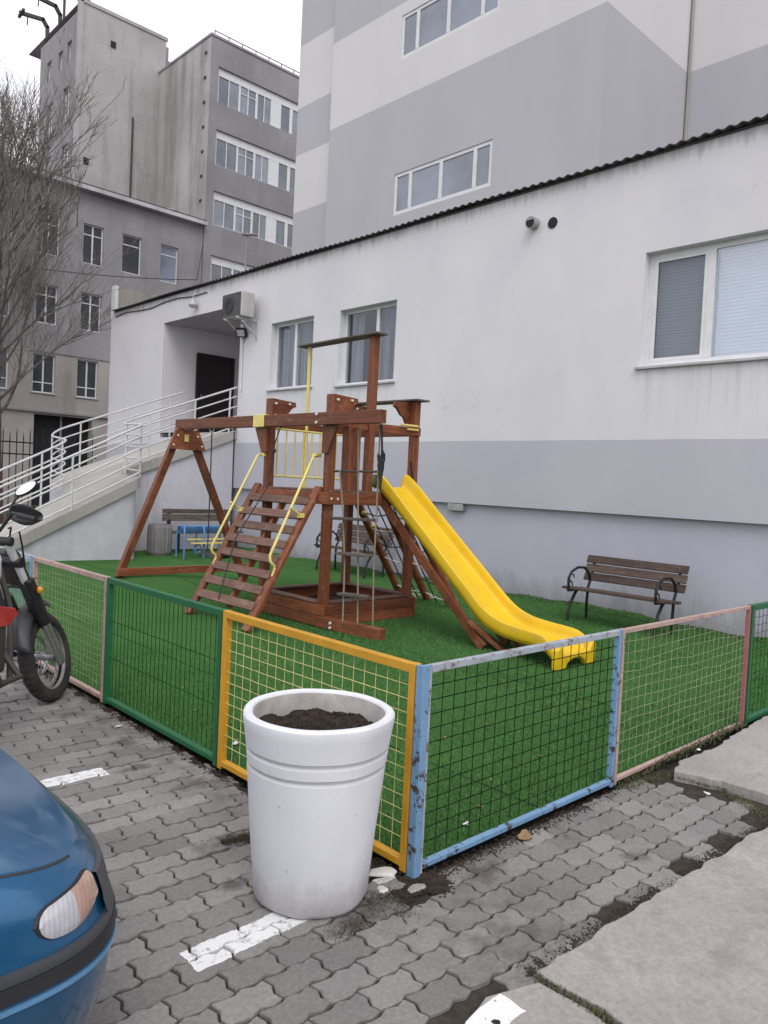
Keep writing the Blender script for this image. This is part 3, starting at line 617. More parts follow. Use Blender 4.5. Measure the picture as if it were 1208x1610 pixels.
lp = MB(); lp.lathe([(.0, .14), (.05, .14), (.06, .1), (.09, .04), (.11, 0), (.08, -.05), (0, -.07)], (AX-.12, 14.55, 5.62), 14); lp.tube([(AX-.12, 14.55, 5.75), (AX-.11, 14.55, 5.92), (AX, 14.55, 5.97)], .012, 6)
build(lp, 'bulkhead_lamp', 'sill', annex, smooth=40)
gb = MB(); gb.box(AX+.0, AX+.13, 5.95, 6.27, 1.22, 1.335)
build(gb, 'junction_box', 'gascase', loc=(AX, 6.1, 1.3), label='small grey box tucked under the wall ledge behind the slide', cat='box', bevel=.01)

# outdoor air conditioner on wall brackets
ac = thing('air_conditioner', 'weathered outdoor air conditioner unit on brackets beside the porch', 'air conditioner', (6.95, 12.2, 4.95))
b_ = MB(); b_.box(6.66, 6.98, 11.86, 12.60, 4.98, 5.50); body = build(b_, 'casing', 'acwhite', ac, bevel=.02)
b_ = MB(); b_.box(6.650, 6.659, 11.90, 12.58, 5.0, 5.48); build(b_, 'front_panel', 'acdark', ac)
b_ = MB(); b_.lathe([(.0, 0), (.07, 0), (.07, .01), (.17, .012), (.185, 0)], (0, 0, 0), 24, lambda q: Vector((6.648-q.z, 12.34+q.x, 5.24+q.y))); build(b_, 'fan_grille', 'blackplastic', ac, smooth=40)
b_ = MB(); b_.box(6.656, 6.70, 12.602, 12.61, 5.02, 5.47); b_.box(6.68, 6.95, 12.601, 12.612, 5.02, 5.47); build(b_, 'side_grille', 'acdark', ac)
for k in range(9):
    b_ = MB(); b_.tube([(6.632, 12.34-.21+.0525*k, 5.24-.20*math.sqrt(max(0, 1-((k-4)/4.2)**2))), (6.632, 12.34-.21+.0525*k, 5.24+.20*math.sqrt(max(0, 1-((k-4)/4.2)**2)))], .003, 4); build(b_, 'grille_bar', 'acdark', ac)
for yy in (11.98, 12.46):
    b_ = MB(); b_.bar((6.62, yy, 4.955), (7.14, yy, 4.955), .035, .04); b_.bar((6.72, yy, 4.93), (7.13, yy, 4.62), .025, .025); b_.box(7.12, 7.148, yy-.02, yy+.02, 4.55, 4.975); build(b_, 'bracket', 'acwhite', ac)
fl = thing('floodlight', 'small square black floodlight on the wall under the air conditioner', 'floodlight', (7.13, 12.35, 4.7))
b_ = MB(); b_.bar((7.0, 12.38, 4.72), (7.06, 12.42, 4.76), .24, .20); build(b_, 'housing', 'blackplastic', fl, bevel=.01)
b_ = MB(); b_.bar((6.993, 12.375, 4.716), (6.999, 12.379, 4.72), .17, .14); build(b_, 'lens', 'lampclear', fl)
b_ = MB(); b_.box(7.05, 7.145, 12.39, 12.43, 4.72, 4.76); build(b_, 'arm', 'blackplastic', fl)

# ================================================================== access ramp with white railings
def fz(x): return max(0, .507*(x-1.3)) if x < 4.1 else 1.42+.387*(x-4.1)
def resample(P, n):
    P = [Vector((*q, 0)) for q in P]; d = [0]
    for i in range(1, len(P)): d.append(d[-1]+(P[i]-P[i-1]).length)
    out = []
    for k in range(n+1):
        s = d[-1]*k/n; i = max(j for j in range(len(d)) if d[j] <= s+1e-9); i = min(i, len(P)-2)
        out.append(P[i].lerp(P[i+1], (s-d[i])/(d[i+1]-d[i])))
    return out
def smoothp(P, it=3):
    for _ in range(it):
        Q = [P[0]]
        for i in range(len(P)-1):
            a, b = Vector((*P[i], 0)), Vector((*P[i+1], 0)); Q += [tuple(a.lerp(b, .25))[:2], tuple(a.lerp(b, .75))[:2]]
        P = Q+[P[-1]]
    return P
NEAR = smoothp([(.6, 11.1), (2.5, 11.1), (3.9, 11.1), (4.28, 11.15), (4.33, 11.7), (4.40, 12.35), (4.7, 12.6), (5.4, 12.6), (7.13, 12.6)])
FARP = smoothp([(.6, 12.75), (2.2, 12.75), (3.2, 12.75), (3.55, 12.9), (3.65, 13.6), (3.8, 14.6), (4.3, 15.0), (5.4, 15.0), (7.13, 15.0)])
NS = 90; na = resample(NEAR, NS); fa = resample(FARP, NS)
ramp = thing('access_ramp', 'curved concrete ramp with painted side wall rising to the porch', 'ramp', (4, 11.5, 0))
fm = MB()
fm.grid(NS, 8, lambda a, b: (lambda i: (lambda q: (q.x, q.y, fz(q.x)))(na[i].lerp(fa[i], b)))(int(round(a*NS))))
build(fm, 'ramp_floor', 'ramp_floor', ramp, smooth=180, fixn=False)
fm = MB(); fm.grid(NS, 1, lambda a, b: (lambda q: (q.x, q.y, fz(q.x)+.035-.20*b))(na[int(round(a*NS))]))
fm.grid(NS, 1, lambda a, b: (lambda q: (q.x, q.y+.08*b, fz(q.x)+.035))(na[int(round(a*NS))]))
fm.grid(NS, 1, lambda a, b: (lambda q: (q.x, q.y+.10*b, fz(q.x)-.165))(na[int(round(a*NS))]))
build(fm, 'ramp_kerb', 'ramp_floor', ramp, smooth=60, fixn=False)
fm = MB(); fm.grid(NS, 4, lambda a, b: (lambda q: (q.x-(.05 if q.x > 3.9 and q.y < 12.55 else 0), q.y+.06, lerp(fz(q.x)-.165, -.1, b) if fz(q.x) > .2 else lerp(.0, -.1, b)))(na[int(round(a*NS))]))
build(fm, 'ramp_wall', 'ramp_side', ramp, smooth=60, fixn=False)
fm = MB(); fm.grid(NS, 1, lambda a, b: (lambda q: (q.x, q.y, lerp(fz(q.x), -.1, b)))(fa[int(round(a*NS))])); build(fm, 'ramp_back_wall', 'ramp_side', ramp, fixn=False)
def railing(name, label, path, hs_, posts, off):
    rt = thing(name, label, 'railing', (path[NS//2].x, path[NS//2].y, fz(path[NS//2].x)))
    for k, h_ in enumerate(hs_):
        build(MB().tube([(q.x, q.y+off, fz(q.x)+h_) for q in path[12:]], .021 if k == len(hs_)-1 else .016, 8), 'rail', 'whitemetal', rt, smooth=60)
    for i in posts:
        q = path[i]; build(MB().tube([(q.x, q.y+off, fz(q.x)), (q.x, q.y+off, fz(q.x)+hs_[-1])], .02, 8), 'post', 'whitemetal', rt, smooth=60)
    return rt
railing('ramp_railing', 'white tubular railing along the outer edge of the ramp above the painted wall', na, (.12, .34, .56, .78, .98), (14, 28, 44, 54, 66, 78, 88), .04)
railing('ramp_railing', 'white tubular railing along the inner far side of the ramp before the porch', fa, (.30, .55, .78, 1.0), (14, 27, 38, 50, 62, 74, 86), -.04)

# ================================================================== tall painted block behind
tall = thing('tall_building', 'tall block painted in stepped light and lavender grey bands rising behind the annex', 'building', (11, 8, 0))
TA = [(8.92, 12.0, 8.24, 9.25), (8.92, 12.0, 12.03, 13.10)]
w = MB(); wall(w, 'X', 11.0, 6.25, 14.65, 4, 26, TA, .16)
w.add([(11.0, 14.65, 4), (11.0, 14.65, 26), (11.22, 14.65, 26), (11.22, 14.65, 4)], [(0, 1, 2, 3)])
w.add([(11.22, 14.65, 4), (11.22, 14.65, 26), (11.22, 16.45, 26), (11.22, 16.45, 4)], [(0, 1, 2, 3)])
w.add([(11.22, 16.45, 4), (11.22, 16.45, 26), (22, 16.45, 26), (22, 16.45, 4)], [(0, 1, 2, 3)])
w.add([(11.0, 6.25, 4), (11.0, 6.25, 26), (14.43, 6.25, 26), (14.43, 6.25, 4)], [(0, 1, 2, 3)])
w.add([(14.43, 6.25, 4), (14.43, 6.25, 26), (14.43, -12, 26), (14.43, -12, 4)], [(0, 1, 2, 3)])
w.add([(11, 6.25, 26), (11, 16.45, 26), (22, 16.45, 26), (22, 6.25, 26)], [(0, 1, 2, 3)])
build(w, 'outer_wall', 'tall', tall, fixn=False)
build(MB().add([(11.4, 6.5, 5), (11.4, 14.5, 5), (11.4, 14.5, 20), (11.4, 6.5, 20)], [(0, 1, 2, 3)]), 'dark_backing', 'dark', tall, fixn=False)  # black sheet behind the windows, room darkness put into its colour
for a, b, c, e in TA:
    window(tall, 'X', 11.0, a, b, c, e, (9.42, 10.45, 11.45), (), .085, 'pane_blue', sill=False, depth=.05)
build(MB().tube([(14.40, 6.20, 4), (14.40, 6.20, 26)], .035, 6), 'downpipe', 'conc_warm', tall)

# ================================================================== office block with window bands
off_ = thing('office_block', 'grey office block with white ribbon windows and stained concrete flank', 'building', (18, 32, 0))
ST = [(18.8, 20.42), (15.97, 17.58), (13.22, 14.78), (10.2, 11.82), (7.3, 8.9)]
w = MB(); wall(w, 'Y', 30, 16.09, 26, 0, 21.65, [(16.52, 25.5, a, b) for a, b in ST], .22); build(w, 'front_wall', 'conc_band', off_, fixn=False)
w = MB(); w.add([(16.09, 30, 0), (16.09, 30, 21.65), (16.09, 35.1, 21.65), (16.09, 35.1, 0)], [(0, 1, 2, 3)]); build(w, 'flank_wall', 'conc_flank', off_, fixn=False)
w = MB(); w.box(16.05, 26, 29.96, 42, 21.65, 21.75); build(w, 'roof_slab', 'conc_grey', off_)
for k in range(7):
    z = 21.0-k*1.12; w = MB(); w.box(16.04, 16.10, 30.34, 30.50, z-.05, z+.05); build(w, 'wall_bracket', 'darksteel', off_)
w = MB()
for k in range(13): w.bar((16.3+k*.75, 30.1, 21.75), (16.3+k*.75, 30.1, 22.0), .03, .03)
w.bar((16.3, 30.1, 21.98), (25.5, 30.1, 21.98), .03, .03); build(w, 'roof_rail', 'darksteel', off_)
rp = random.Random(3)
for si, (a, b) in enumerate(ST):
    fr = MB(); fr.box(16.52, 25.5, 30.10, 30.18, b-.36, b); fr.box(16.52, 25.5, 30.10, 30.18, a, a+.05)
    f = None; xs = []; x = 16.52; pat = [.10, .52, .04, .52, .10, .40, .05, .40, .12, .36, .04, .36, .62, .52, .08]
    cells = []; i = 0
    while x < 25.3:
        wd = pat[i % len(pat)]
        if (i % len(pat)) in (1, 3, 5, 7, 9, 11, 13): cells.append((x, min(x+wd, 25.4), i % len(pat)))
        else: fr.box(x, min(x+wd, 25.5), 30.105, 30.175, a+.05, b-.36)
        x += wd; i += 1
    f = build(fr, 'window_band', 'whitepvc', off_)
    for (c0, c1, q) in cells:
        m_ = MB(); m_.box(c0, c1, 30.14, 30.15, a+.05, b-.36); build(m_, 'pane', rp.choice(['pane', 'pane', 'pane_blue']), f)
        if q in (5, 7): m_ = MB(); m_.box(c0, c1, 30.11, 30.138, b-.72, b-.68); build(m_, 'transom', 'whitepvc', f)
# concrete tower with windows on its flank
tow = thing('concrete_tower', 'tall windowless stained concrete tower with a black downpipe', 'building', (14, 37, 0))
w = MB(); w.add([(12.1, 35.05, 0), (12.1, 35.05, 23.45), (16.43, 35.05, 23.45), (16.43, 35.05, 0)], [(0, 1, 2, 3)])
w.add([(16.43, 35.05, 0), (16.43, 35.05, 23.45), (16.43, 42, 23.45), (16.43, 42, 0)], [(0, 1, 2, 3)]); w.add([(12.1, 35.05, 23.45), (16.43, 35.05, 23.45), (16.43, 42, 23.45), (12.1, 42, 23.45)], [(0, 1, 2, 3)])
build(w, 'tower_wall', 'conc_tower', tow, fixn=False)
FW = [(36.04, 36.58, 21.1, 22.05), (37.13, 37.69, 21.05, 21.95), (38.6, 39.2, 21.1, 22.0), (36.15, 36.9, 18.3, 19.95), (36.04, 36.9, 15.6, 17.2), (38.3, 39.0, 18.3, 19.8), (38.3, 39.0, 15.6, 17.2)]
w = MB(); wall(w, 'X', 12.1, 35.05, 40.15, 0, 23.1, FW, .25); build(w, 'flank_wall', 'conc_grey', tow, fixn=False)
for a, b, c, e in FW: window(tow, 'X', 12.1, a, b, c, e, ((a+b)/2,), (), .07, 'pane_blue', sill=False, depth=.15)
w = MB(); w.box(12.0, 12.2, 35.0, 35.2, 0, 23.5); w.box(12.02, 16.5, 35.0, 35.12, 23.4, 23.56); build(w, 'edge_trim', 'conc_tower', tow)
build(MB().tube([(14.79, 34.98, 13.5), (14.78, 34.98, 19.0)], .05, 8), 'downpipe', 'darksteel', tow)
for (x, z) in ((13.69, 22.07), (12.56, 16.19)): m_ = MB(); m_.box(x-.12, x+.12, 35.0, 35.06, z-.14, z+.14); build(m_, 'vent_hole', 'dark', tow)
pen = MB(); pen.box(16.43, 18.6, 36, 41, 0, 23.0); pen.box(16.55, 16.9, 35.7, 36.0, 22.3, 23.5); build(pen, 'stair_head', 'conc_grey', tow)
for i, (pts, lab) in enumerate((([(12.37, 40, 23.1), (12.33, 40, 24.2), (12.1, 40, 24.5), (11.0, 40, 24.35)], 'rusty steel hoist arm on the tower roof, the lower of the two'),
                               ([(13.0, 40, 23.1), (12.95, 40, 25.1), (12.7, 40, 25.45), (11.5, 40, 25.5)], 'rusty steel hoist arm on the tower roof, the higher of the two'))):
    r_ = thing('roof_hoist', lab, 'hoist', pts[0], None)
    m_ = MB()
    for a, b in zip(pts[:-1], pts[1:]): m_.bar(a, b, .16, .16, ext=.05)
    build(m_, 'arm', 'darksteel', r_)
    e = Vector(pts[-1]); m_ = MB(); m_.bar(e+V(.05, -.35, .05), e+V(.05, .35, -.05), .12, .12); build(m_, 'cross_bar', 'darksteel', r_)
    m_ = MB(); m_.tube([e+V(.35, 0, -.05), e+V(.35, 0, -.45)], .03, 6); build(m_, 'hook', 'darksteel', r_)
r_ = thing('roof_gantry', 'rusty brown beam leaning across the tower roof corner', 'beam', (13.4, 39, 24))
m_ = MB(); m_.bar((12.3, 39.2, 25.9), (14.0, 38.8, 25.7), .2, .2); build(m_, 'top_beam', 'trunkred', r_)
for x in (12.8, 13.7): m_ = MB(); m_.bar((x, 39.05, 23.0), (x, 39.05, 25.8), .1, .1); build(m_, 'post', 'darksteel', r_)

# ================================================================== low grey building at the left
low = thing('low_building', 'three storey grey building with beige lower floors behind the bare tree', 'building', (10, 32, 0))
LW = []
for x in (14.0, 12.24, 10.55, 8.75, 6.95, 5.2): LW.append((x, x+.86, 10.1, 11.72, 0))
for x in (12.24, 10.55, 8.75, 6.95, 5.2): LW.append((x, x+.86, 7.35, 8.9, 1))
for x in (12.24, 10.5, 8.73, 6.95, 5.2): LW.append((x, x+.88, 4.58, 6.14, 2))
up = [q for q in LW if q[4] < 2]; lo_ = [q for q in LW if q[4] == 2]
w = MB(); wall(w, 'Y', 30.02, 3, 16.05, 6.22, 13.0, [q[:4] for q in up], .2); build(w, 'upper_wall', 'conc_grey', low, fixn=False)
w = MB(); wall(w, 'Y', 30.06, 3, 16.05, 3.85, 6.22, [q[:4] for q in lo_], .2); wall(w, 'Y', 30.10, 3, 16.05, 0, 3.85, [(8.86, 11.24, 0, 3.72)], .5); build(w, 'lower_wall', 'conc_warm', low, fixn=False)
w = MB(); w.add([(3, 30.02, 0), (3, 30.02, 13), (3, 42, 13), (3, 42, 0)], [(0, 1, 2, 3)]); build(w, 'end_wall', 'conc_grey', low, fixn=False)
w = MB(); w.box(2.7, 16.1, 29.7, 42, 13.0, 13.16); build(w, 'roof_cornice', 'ramp_side', low)
w = MB(); w.box(2.7, 16.05, 29.72, 36, 13.165, 13.22); build(w, 'roof', 'roofsheet', low)
w = MB(); w.box(3.0, 16.05, 30.0, 30.058, 3.80, 3.88); build(w, 'string_course', 'conc_grey', low)
for (a, b, c, e, k) in LW: window(low, 'Y', 30.02 if k < 2 else 30.06, a, b, c, e, ((a+b)/2,) if (int(a*10) % 3 == 0 or k == 1) else (), (c+.42,) if k == 2 else (e-.42,), .05, ('pane', 'pane_dark', 'pane_blue')[int(a*7) % 3], sill=(k == 2), depth=.12)
w = MB(); w.box(8.86, 11.24, 30.5, 30.55, 0, 3.72); o = build(w, 'garage_opening', 'dark', low); w = MB(); w.box(10.02, 10.10, 30.42, 30.48, 0, 3.72); build(w, 'divider', 'conc_grey', o)
w = MB(); w.box(2, 8.2, 31, 34, 13.2, 13.6); build(w, 'rooftop_shed', 'roofsheet', low)
w = MB(); w.lathe([(0, .0), (.45, .0), (.5, .1), (.3, .2), (0, .22)], (14.6, 30.4, 13.22), 12); build(w, 'roof_hatch', 'conc_grey', low)
# mast with antenna at the office block's foot, cable and iron fence
an = thing('antenna_mast', 'slim antenna mast with a small dish standing above the annex roof', 'antenna', (12.3, 20, 6))
build(MB().tube([(12.2, 20.5, 5), (12.3, 20.5, 9.9)], .03, 6), 'mast', 'conc_warm', an); build(MB().tube([(12.1, 20.5, 9.75), (12.6, 20.4, 9.85)], .05, 6), 'antenna_head', 'conc_grey', an)
build(MB().box(12.1, 12.35, 20.4, 20.6, 5.0, 8.1), 'mast_base', 'conc_grey', an)
build(MB().tube([(-2, 25, 7.9)]+[(2+k*1.1, 25, 7.98+.0115*k*k) for k in range(11)]+[(16, 29.9, 12.1)], .014, 5), 'overhead_cable', 'dark', loc=(6, 25, 8), label='thin black cable sagging across the front of the low building', cat='cable')
ir = thing('iron_fence', 'dark wrought iron fence with pointed bars behind the ramp railing', 'fence', (4.5, 22, 0))
for k in range(34):
    x = 1.6+k*.19; m_ = MB(); m_.tube([(x, 22, 0), (x, 22, 2.45+(.12 if k % 2 else 0)), (x, 22, 2.62+(.12 if k % 2 else 0))], [.016, .016, .002], 5); build(m_, 'bar', 'iron', ir)
for z in (.3, 1.95, 2.3): build(MB().bar((1.5, 22, z), (8.0, 22, z), .03, .04), 'rail', 'iron', ir)

# ================================================================== bare trees
def bare_tree(name, label, base, height, trunk_r, seed, spread, nl1, mat_trunk, lean=(0, 0), first=.25, up=.8):
    rd = random.Random(seed); rt = thing(name, label, 'tree', base); base = Vector(base)
    tr = MB(); cr = MB(); lb = MB()
    pts = []; p = base.copy(); n = 10
    for i in range(n+1):
        f = i/n; pts.append(base+Vector((lean[0]*f+rd.gauss(0, .05)*f, lean[1]*f+rd.gauss(0, .05)*f, height*.72*f)))
    cut = 4
    tr.tube(pts[:cut+1], [trunk_r*(1-.80*i/n) for i in range(cut+1)], 10); lb.tube(pts[cut:], [trunk_r*(1-.80*i/n) for i in range(cut, n+1)], 8)
    def branch(mb, p, d, L, r, k, seg):
        q = [p]; dd = d.copy()
        for i in range(seg):
            dd = (dd+Vector((rd.gauss(0, .10), rd.gauss(0, .10), .05+.03*k))).normalized(); q.append(q[-1]+dd*L/seg)
        mb.tube(q, [max(.0038, r*(1-.8*i/seg)) for i in range(seg+1)], 5 if k < 2 else 3); return q, dd
    def perp(d):
        a = Vector((rd.gauss(0, 1), rd.gauss(0, 1), rd.gauss(0, 1))); a = a-d*a.dot(d); return a.normalized()
    for i in range(nl1):
        f = first+(1-first)*(i+rd.random())/nl1; j = min(n-1, int(f*n)); p = pts[j].lerp(pts[j+1], f*n-j)
        a = rd.uniform(0, 6.283); tilt = rd.uniform(.35, .75)*spread
        d = Vector((math.cos(a)*tilt, math.sin(a)*tilt, up)).normalized(); L = height*rd.uniform(.24, .40)*(1.15-.5*f)
        q, dd = branch(lb, p, d, L, trunk_r*.26*(1.15-.8*f), 0, 6)
        for m in range(8):
            fi = rd.uniform(.2, 1); jj = min(5, int(fi*6)); pp = q[jj].lerp(q[jj+1], fi*6-jj); d2 = (q[jj+1]-q[jj]).normalized()
            d3 = (d2*.8+perp(d2)*.55*spread+Vector((0, 0, .35))).normalized()
            q2, _ = branch(cr, pp, d3, L*rd.uniform(.3, .55), trunk_r*.085, 1, 5)
            for m2 in range(6):
                fi = rd.uniform(.15, 1); jj = min(4, int(fi*5)); pp = q2[jj].lerp(q2[jj+1], fi*5-jj); d4 = (q2[jj+1]-q2[jj]).normalized()
                d5 = (d4*.8+perp(d4)*.6*spread+Vector((0, 0, .4))).normalized()
                q3, _ = branch(cr, pp, d5, L*rd.uniform(.14, .28), .009, 2, 3)
                for m3 in range(3):
                    pp = q3[rd.randint(1, 3)]; d6 = (d5*.8+perp(d5)*.6+Vector((0, 0, .4))).normalized(); branch(cr, pp, d6, L*rd.uniform(.08, .16), .007, 2, 2)
    build(tr, 'trunk', mat_trunk, rt, smooth=60, fixn=False); build(lb, 'limbs', 'barkred', rt, smooth=60, fixn=False); build(cr, 'crown', 'twig', rt, fixn=False)
    return rt
bare_tree('bare_tree', 'bare leafless tree with reddish lower trunk standing behind the ramp', (4.45, 20, 0), 12.4, .20, 11, 1.2, 26, 'trunkred', (-.25, 0), .30, .72)
bare_tree('bare_tree', 'slender bare tree with upright twigs in front of the concrete tower flank', (6.3, 27.5, 0), 16.0, .14, 23, .55, 18, 'barkred', (.2, 0), .30, 1.1)

# ================================================================== wire fence panels
def panel(label, axis, s0, s1, tops, bots, pa, pb, wire, du, dz, z0=.035, z1=.872, fw=.042, wr=.0017, jit=0, hz=True, lean=0, seed=1):
    rd = random.Random(seed)
    def P(s, z, k=0): return (k+lean*z, s, z) if axis == 'Y' else (s, k+lean*z, z)
    rt = thing('fence_panel', label, 'fence', P((s0+s1)/2, 0), 'wire mesh fence panels round the playground')
    def fr(a, b, c, d, k, name, mat):
        m_ = MB(); q = fw*.5
        if axis == 'Y': m_.box(-q+k, q+k, a, b, c, d)
        else: m_.box(a, b, -q+k, q+k, c, d)
        build(m_, name, mat, rt, bevel=.003)
    if pa: fr(s0+.004, s0+fw, z0-.03, z1, 0, 'post', pa)
    else: fr(s0+.001, s0+.014, z0-.03, z1-.01, 0, 'post', 'fence_greyblue')
    fr(s1-fw, s1-.004, z0-.03, z1, 0, 'post', pb)
    sa = s0+(fw if pa else .015)
    fr(sa, s1-fw, z1-fw, z1-.002, 0, 'top_rail', tops); fr(sa, s1-fw, z0-.012, z0-.012+fw*.75, 0, 'bottom_rail', bots)
    m_ = MB(); nu = int((s1-s0-2*fw)/du); nz = int((z1-z0-2*fw)/dz)
    for i in range(1, nu+1):
        s = s0+fw+(s1-s0-2*fw)*i/(nu+1); a = rd.gauss(0, jit); b = rd.gauss(0, jit); c = rd.gauss(0, jit)
        m_.tube([P(s+a, z0+.03, .004), P(s+b, (z0+z1)/2, .004+c), P(s+a, z1-.03, .004)], wr, 4)
    if hz:
        for j in range(1, nz+1):
            z = z0+fw+(z1-z0-2*fw)*j/(nz+1); n = 8; ph = rd.uniform(0, 6)
            m_.tube([P(lerp(s0+.02, s1-.02, k/n), z+rd.gauss(0, jit)+jit*1.5*math.sin(k*.9+ph), .001) for k in range(n+1)], wr, 4)
    build(m_, 'wire_mesh', wire, rt, fixn=False)
    return rt
panel('yellow framed mesh fence panel behind the white planter', 'Y', .026, 1.488, 'fence_yellow', 'fence_yellow', 'fence_yellow', 'fence_yellow', 'wire_yellow', .075, .06, fw=.04, seed=1)
panel('dark green framed fence panel with close upright wires', 'Y', 1.492, 2.958, 'fence_green', 'fence_green', 'fence_green', 'fence_green', 'wire_green', .055, .26, fw=.04, wr=.0022, seed=2)
panel('faded pink framed fence panel beside the motorcycle wheel', 'Y', 2.962, 4.37, 'fence_pink', 'fence_pink', 'fence_pink', 'fence_pink', 'wire_cream', .06, .05, fw=.036, jit=.004, wr=.0012, seed=3)
panel('pale blue wire fence panel beyond the motorcycle', 'Y', 4.375, 5.80, 'fence_greyblue', 'fence_blue', 'fence_blue', 'fence_blue', 'wire_blue', .035, .3, seed=4)
panel('yellow fence panel at the far corner by the ramp wall', 'Y', 5.81, 7.2, 'fence_yellow', 'fence_yellow', 'fence_yellow', 'fence_yellow', 'wire_yellow', .075, .06, seed=5)
panel('blue framed mesh fence panel with flaking paint at the paved corner', 'X', .022, 1.560, 'fence_greyblue', 'fence_blue', None, 'fence_blue', 'wire_dark', .075, .061, fw=.032, seed=6, wr=.0023)
panel('pink framed wavy mesh fence panel by the raised concrete slab', 'X', 1.566, 3.345, 'fence_pink', 'fence_pink', 'fence_pink', 'fence_red', 'wire_cream', .075, .06, fw=.028, jit=.005, wr=.0013, seed=7)
panel('green framed fence panel meeting the pink one on the slab', 'X', 3.35, 5.0, 'fence_green', 'fence_green', 'fence_green', 'fence_green', 'wire_green', .075, .06, fw=.042, seed=8)
cp = thing('corner_post', 'flaking light blue angle iron post at the fence corner', 'post', (.025, .025, 0))
m_ = MB(); m_.box(-.019, .020, -.019, .002, -.02, .875); m_.box(-.019, -.004, .0025, .024, -.02, .873); build(m_, 'angle_iron', 'fence_blue', cp, bevel=.003)
m_ = MB(); m_.box(-.001, .02, .006, .022, -.02, .85); build(m_, 'steel_core', 'fence_greyblue', cp)

# ================================================================== play set
PS = thing('playground_set', 'wooden climbing tower with yellow slide, swing beam and climbing ramp', 'playground set', (3.75, 5, 0))
def wbar(name, p0, p1, w, h, mat='wood', up=(0, 0, 1), ext=0, bev=.005, parent=None, plabel=None): return build(MB().bar(p0, p1, w, h, up, ext), name, mat, parent or PS, bevel=bev, plabel=plabel)
def tubep(name, pts, r, mat, n=8, parent=None): return build(MB().tube(pts, r, n), name, mat, parent or PS, smooth=60)
FX, RX, FY, LY = 3.10, 4.40, 4.42, 5.56
FL = 1.46
for (x, y, zt) in ((FX, FY, 2.545), (RX, FY, 2.60), (FX, LY, 2.55), (RX, LY, 2.60)):
    wbar('post', (x, y, -.02), (x, y, zt), .092, .092)
# roof brackets on the post heads
def bracket(x, y, z, dx, dy):
    u = Vector((dx, dy, 0)); s = Vector((-dy, dx, 0))*.022
    poly = [Vector((x, y, z))+u*a+Vector((0, 0, b))-s for a, b in ((-.046, .0), (.30, -.02), (.31, -.07), (.25, -.10), (.20, -.16), (.14, -.19), (.10, -.26), (-.046, -.27))]
    poly = [p+u.cross(Vector((0, 0, 1)))*.062 for p in poly]
    o = build(MB().ext(poly, s*2), 'roof_bracket', 'wood', PS, bevel=.004)
    bm = MB()
    for a, b in ((.0, -.06), (.2, -.05), (.0, -.20)):
        c = Vector((x, y, z))+u*a+Vector((0, 0, b))+u.cross(Vector((0, 0, 1)))*.064
        n_ = u.cross(Vector((0, 0, 1))); bm.tube([c, c+n_*.045], .013, 8)
    build(bm, 'bolt_cap', 'bolt', o)
bracket(FX, FY, 2.545, 1, 0); bracket(FX, LY, 2.55, 1, 0); bracket(RX, FY, 2.595, -1, 0); bracket(RX, LY, 2.595, 0, -1)
# platform
for (a, b) in (((FX-.06, FY-.07, FL-.05), (RX+.06, FY-.07, FL-.05)), ((FX-.06, LY+.07, FL-.05), (RX+.06, LY+.07, FL-.05)), ((FX-.07, FY-.1, FL-.05), (FX-.07, LY+.1, FL-.05)), ((RX+.07, FY-.1, FL-.05), (RX+.07, LY+.1, FL-.05))):
    wbar('floor_beam', a, b, .045, .13)
for k in range(9):
    y = FY-.02+k*.147; wbar('floor_board', (FX-.04, y, FL+.028), (RX+.04, y, FL+.028), .135, .026, 'wood_worn')
bm = MB()
for q in (-.03, .06): bm.tube([(FX+q, FY-.10, FL-.05), (FX+q, FY-.088, FL-.05)], .015, 8)
build(bm, 'bolt_cap', 'bolt', PS)
# sand box
for z in (.065, .185):
    for (a, b) in (((FX-.05, FY-.065, z), (RX+.05, FY-.065, z)), ((FX-.05, LY+.065, z), (RX+.05, LY+.065, z)), ((FX-.065, FY-.09, z), (FX-.065, LY+.09, z)), ((RX+.065, FY-.09, z), (RX+.065, LY+.09, z))):
        wbar('sandbox_board', a, b, .034, .115)
for (a, b) in (((FX+.05, FY-.02, .262), (RX-.05, FY-.02, .262)), ((FX+.05, LY+.02, .262), (RX-.05, LY+.02, .262)), ((FX-.02, FY+.05, .264), (FX-.02, LY-.05, .264)), ((RX+.02, FY+.05, .264), (RX+.02, LY-.05, .264))):
    wbar('sandbox_rim', a, b, .12, .024, 'wood_worn')
build(MB().box(FX-.03, RX+.03, FY-.03, LY+.03, 0, .12), 'sandbox_fill', 'soil', PS)
wbar('ground_beam', (FX-.06, FY-.02, .065), (FX+.02, 3.48, .065), .10, .12)
bm = MB()
for q in (.04, .09): bm.tube([(FX-.115, FY-.28, q), (FX-.135, FY-.28, q)], .014, 8)
build(bm, 'bolt_cap', 'bolt', PS)
# swing beam and A-frame
BX, BZ = 3.005, 2.275
wbar('swing_beam', (BX, 3.50, BZ-.005), (BX, 7.62, BZ), .09, .135)
bm = MB()
for q in (-.045, .045): bm.tube([(BX-.045, 4.50, BZ+q), (BX-.062, 4.50, BZ+q)], .015, 8)
build(bm, 'bolt_cap', 'bolt', PS)
AY = 7.50
def gz(x): return turf_z(x, AY)+.0
lf = wbar('a_frame_leg', (2.17, AY+.02, gz(2.17)), (2.98, AY+.02, 2.22), .09, .09, up=(0, 1, 0)); rf_ = wbar('a_frame_leg', (4.12, AY+.02, gz(4.12)), (3.12, AY+.02, 2.22), .09, .09, up=(0, 1, 0))
wbar('a_frame_spreader', (2.12, AY-.06, .285), (4.15, AY-.06, .275), .05, .10)
gp = [Vector((x, AY-.045, z)) for x, z in ((2.88, 2.20), (3.22, 2.20), (3.34, 1.93), (2.77, 1.93))]
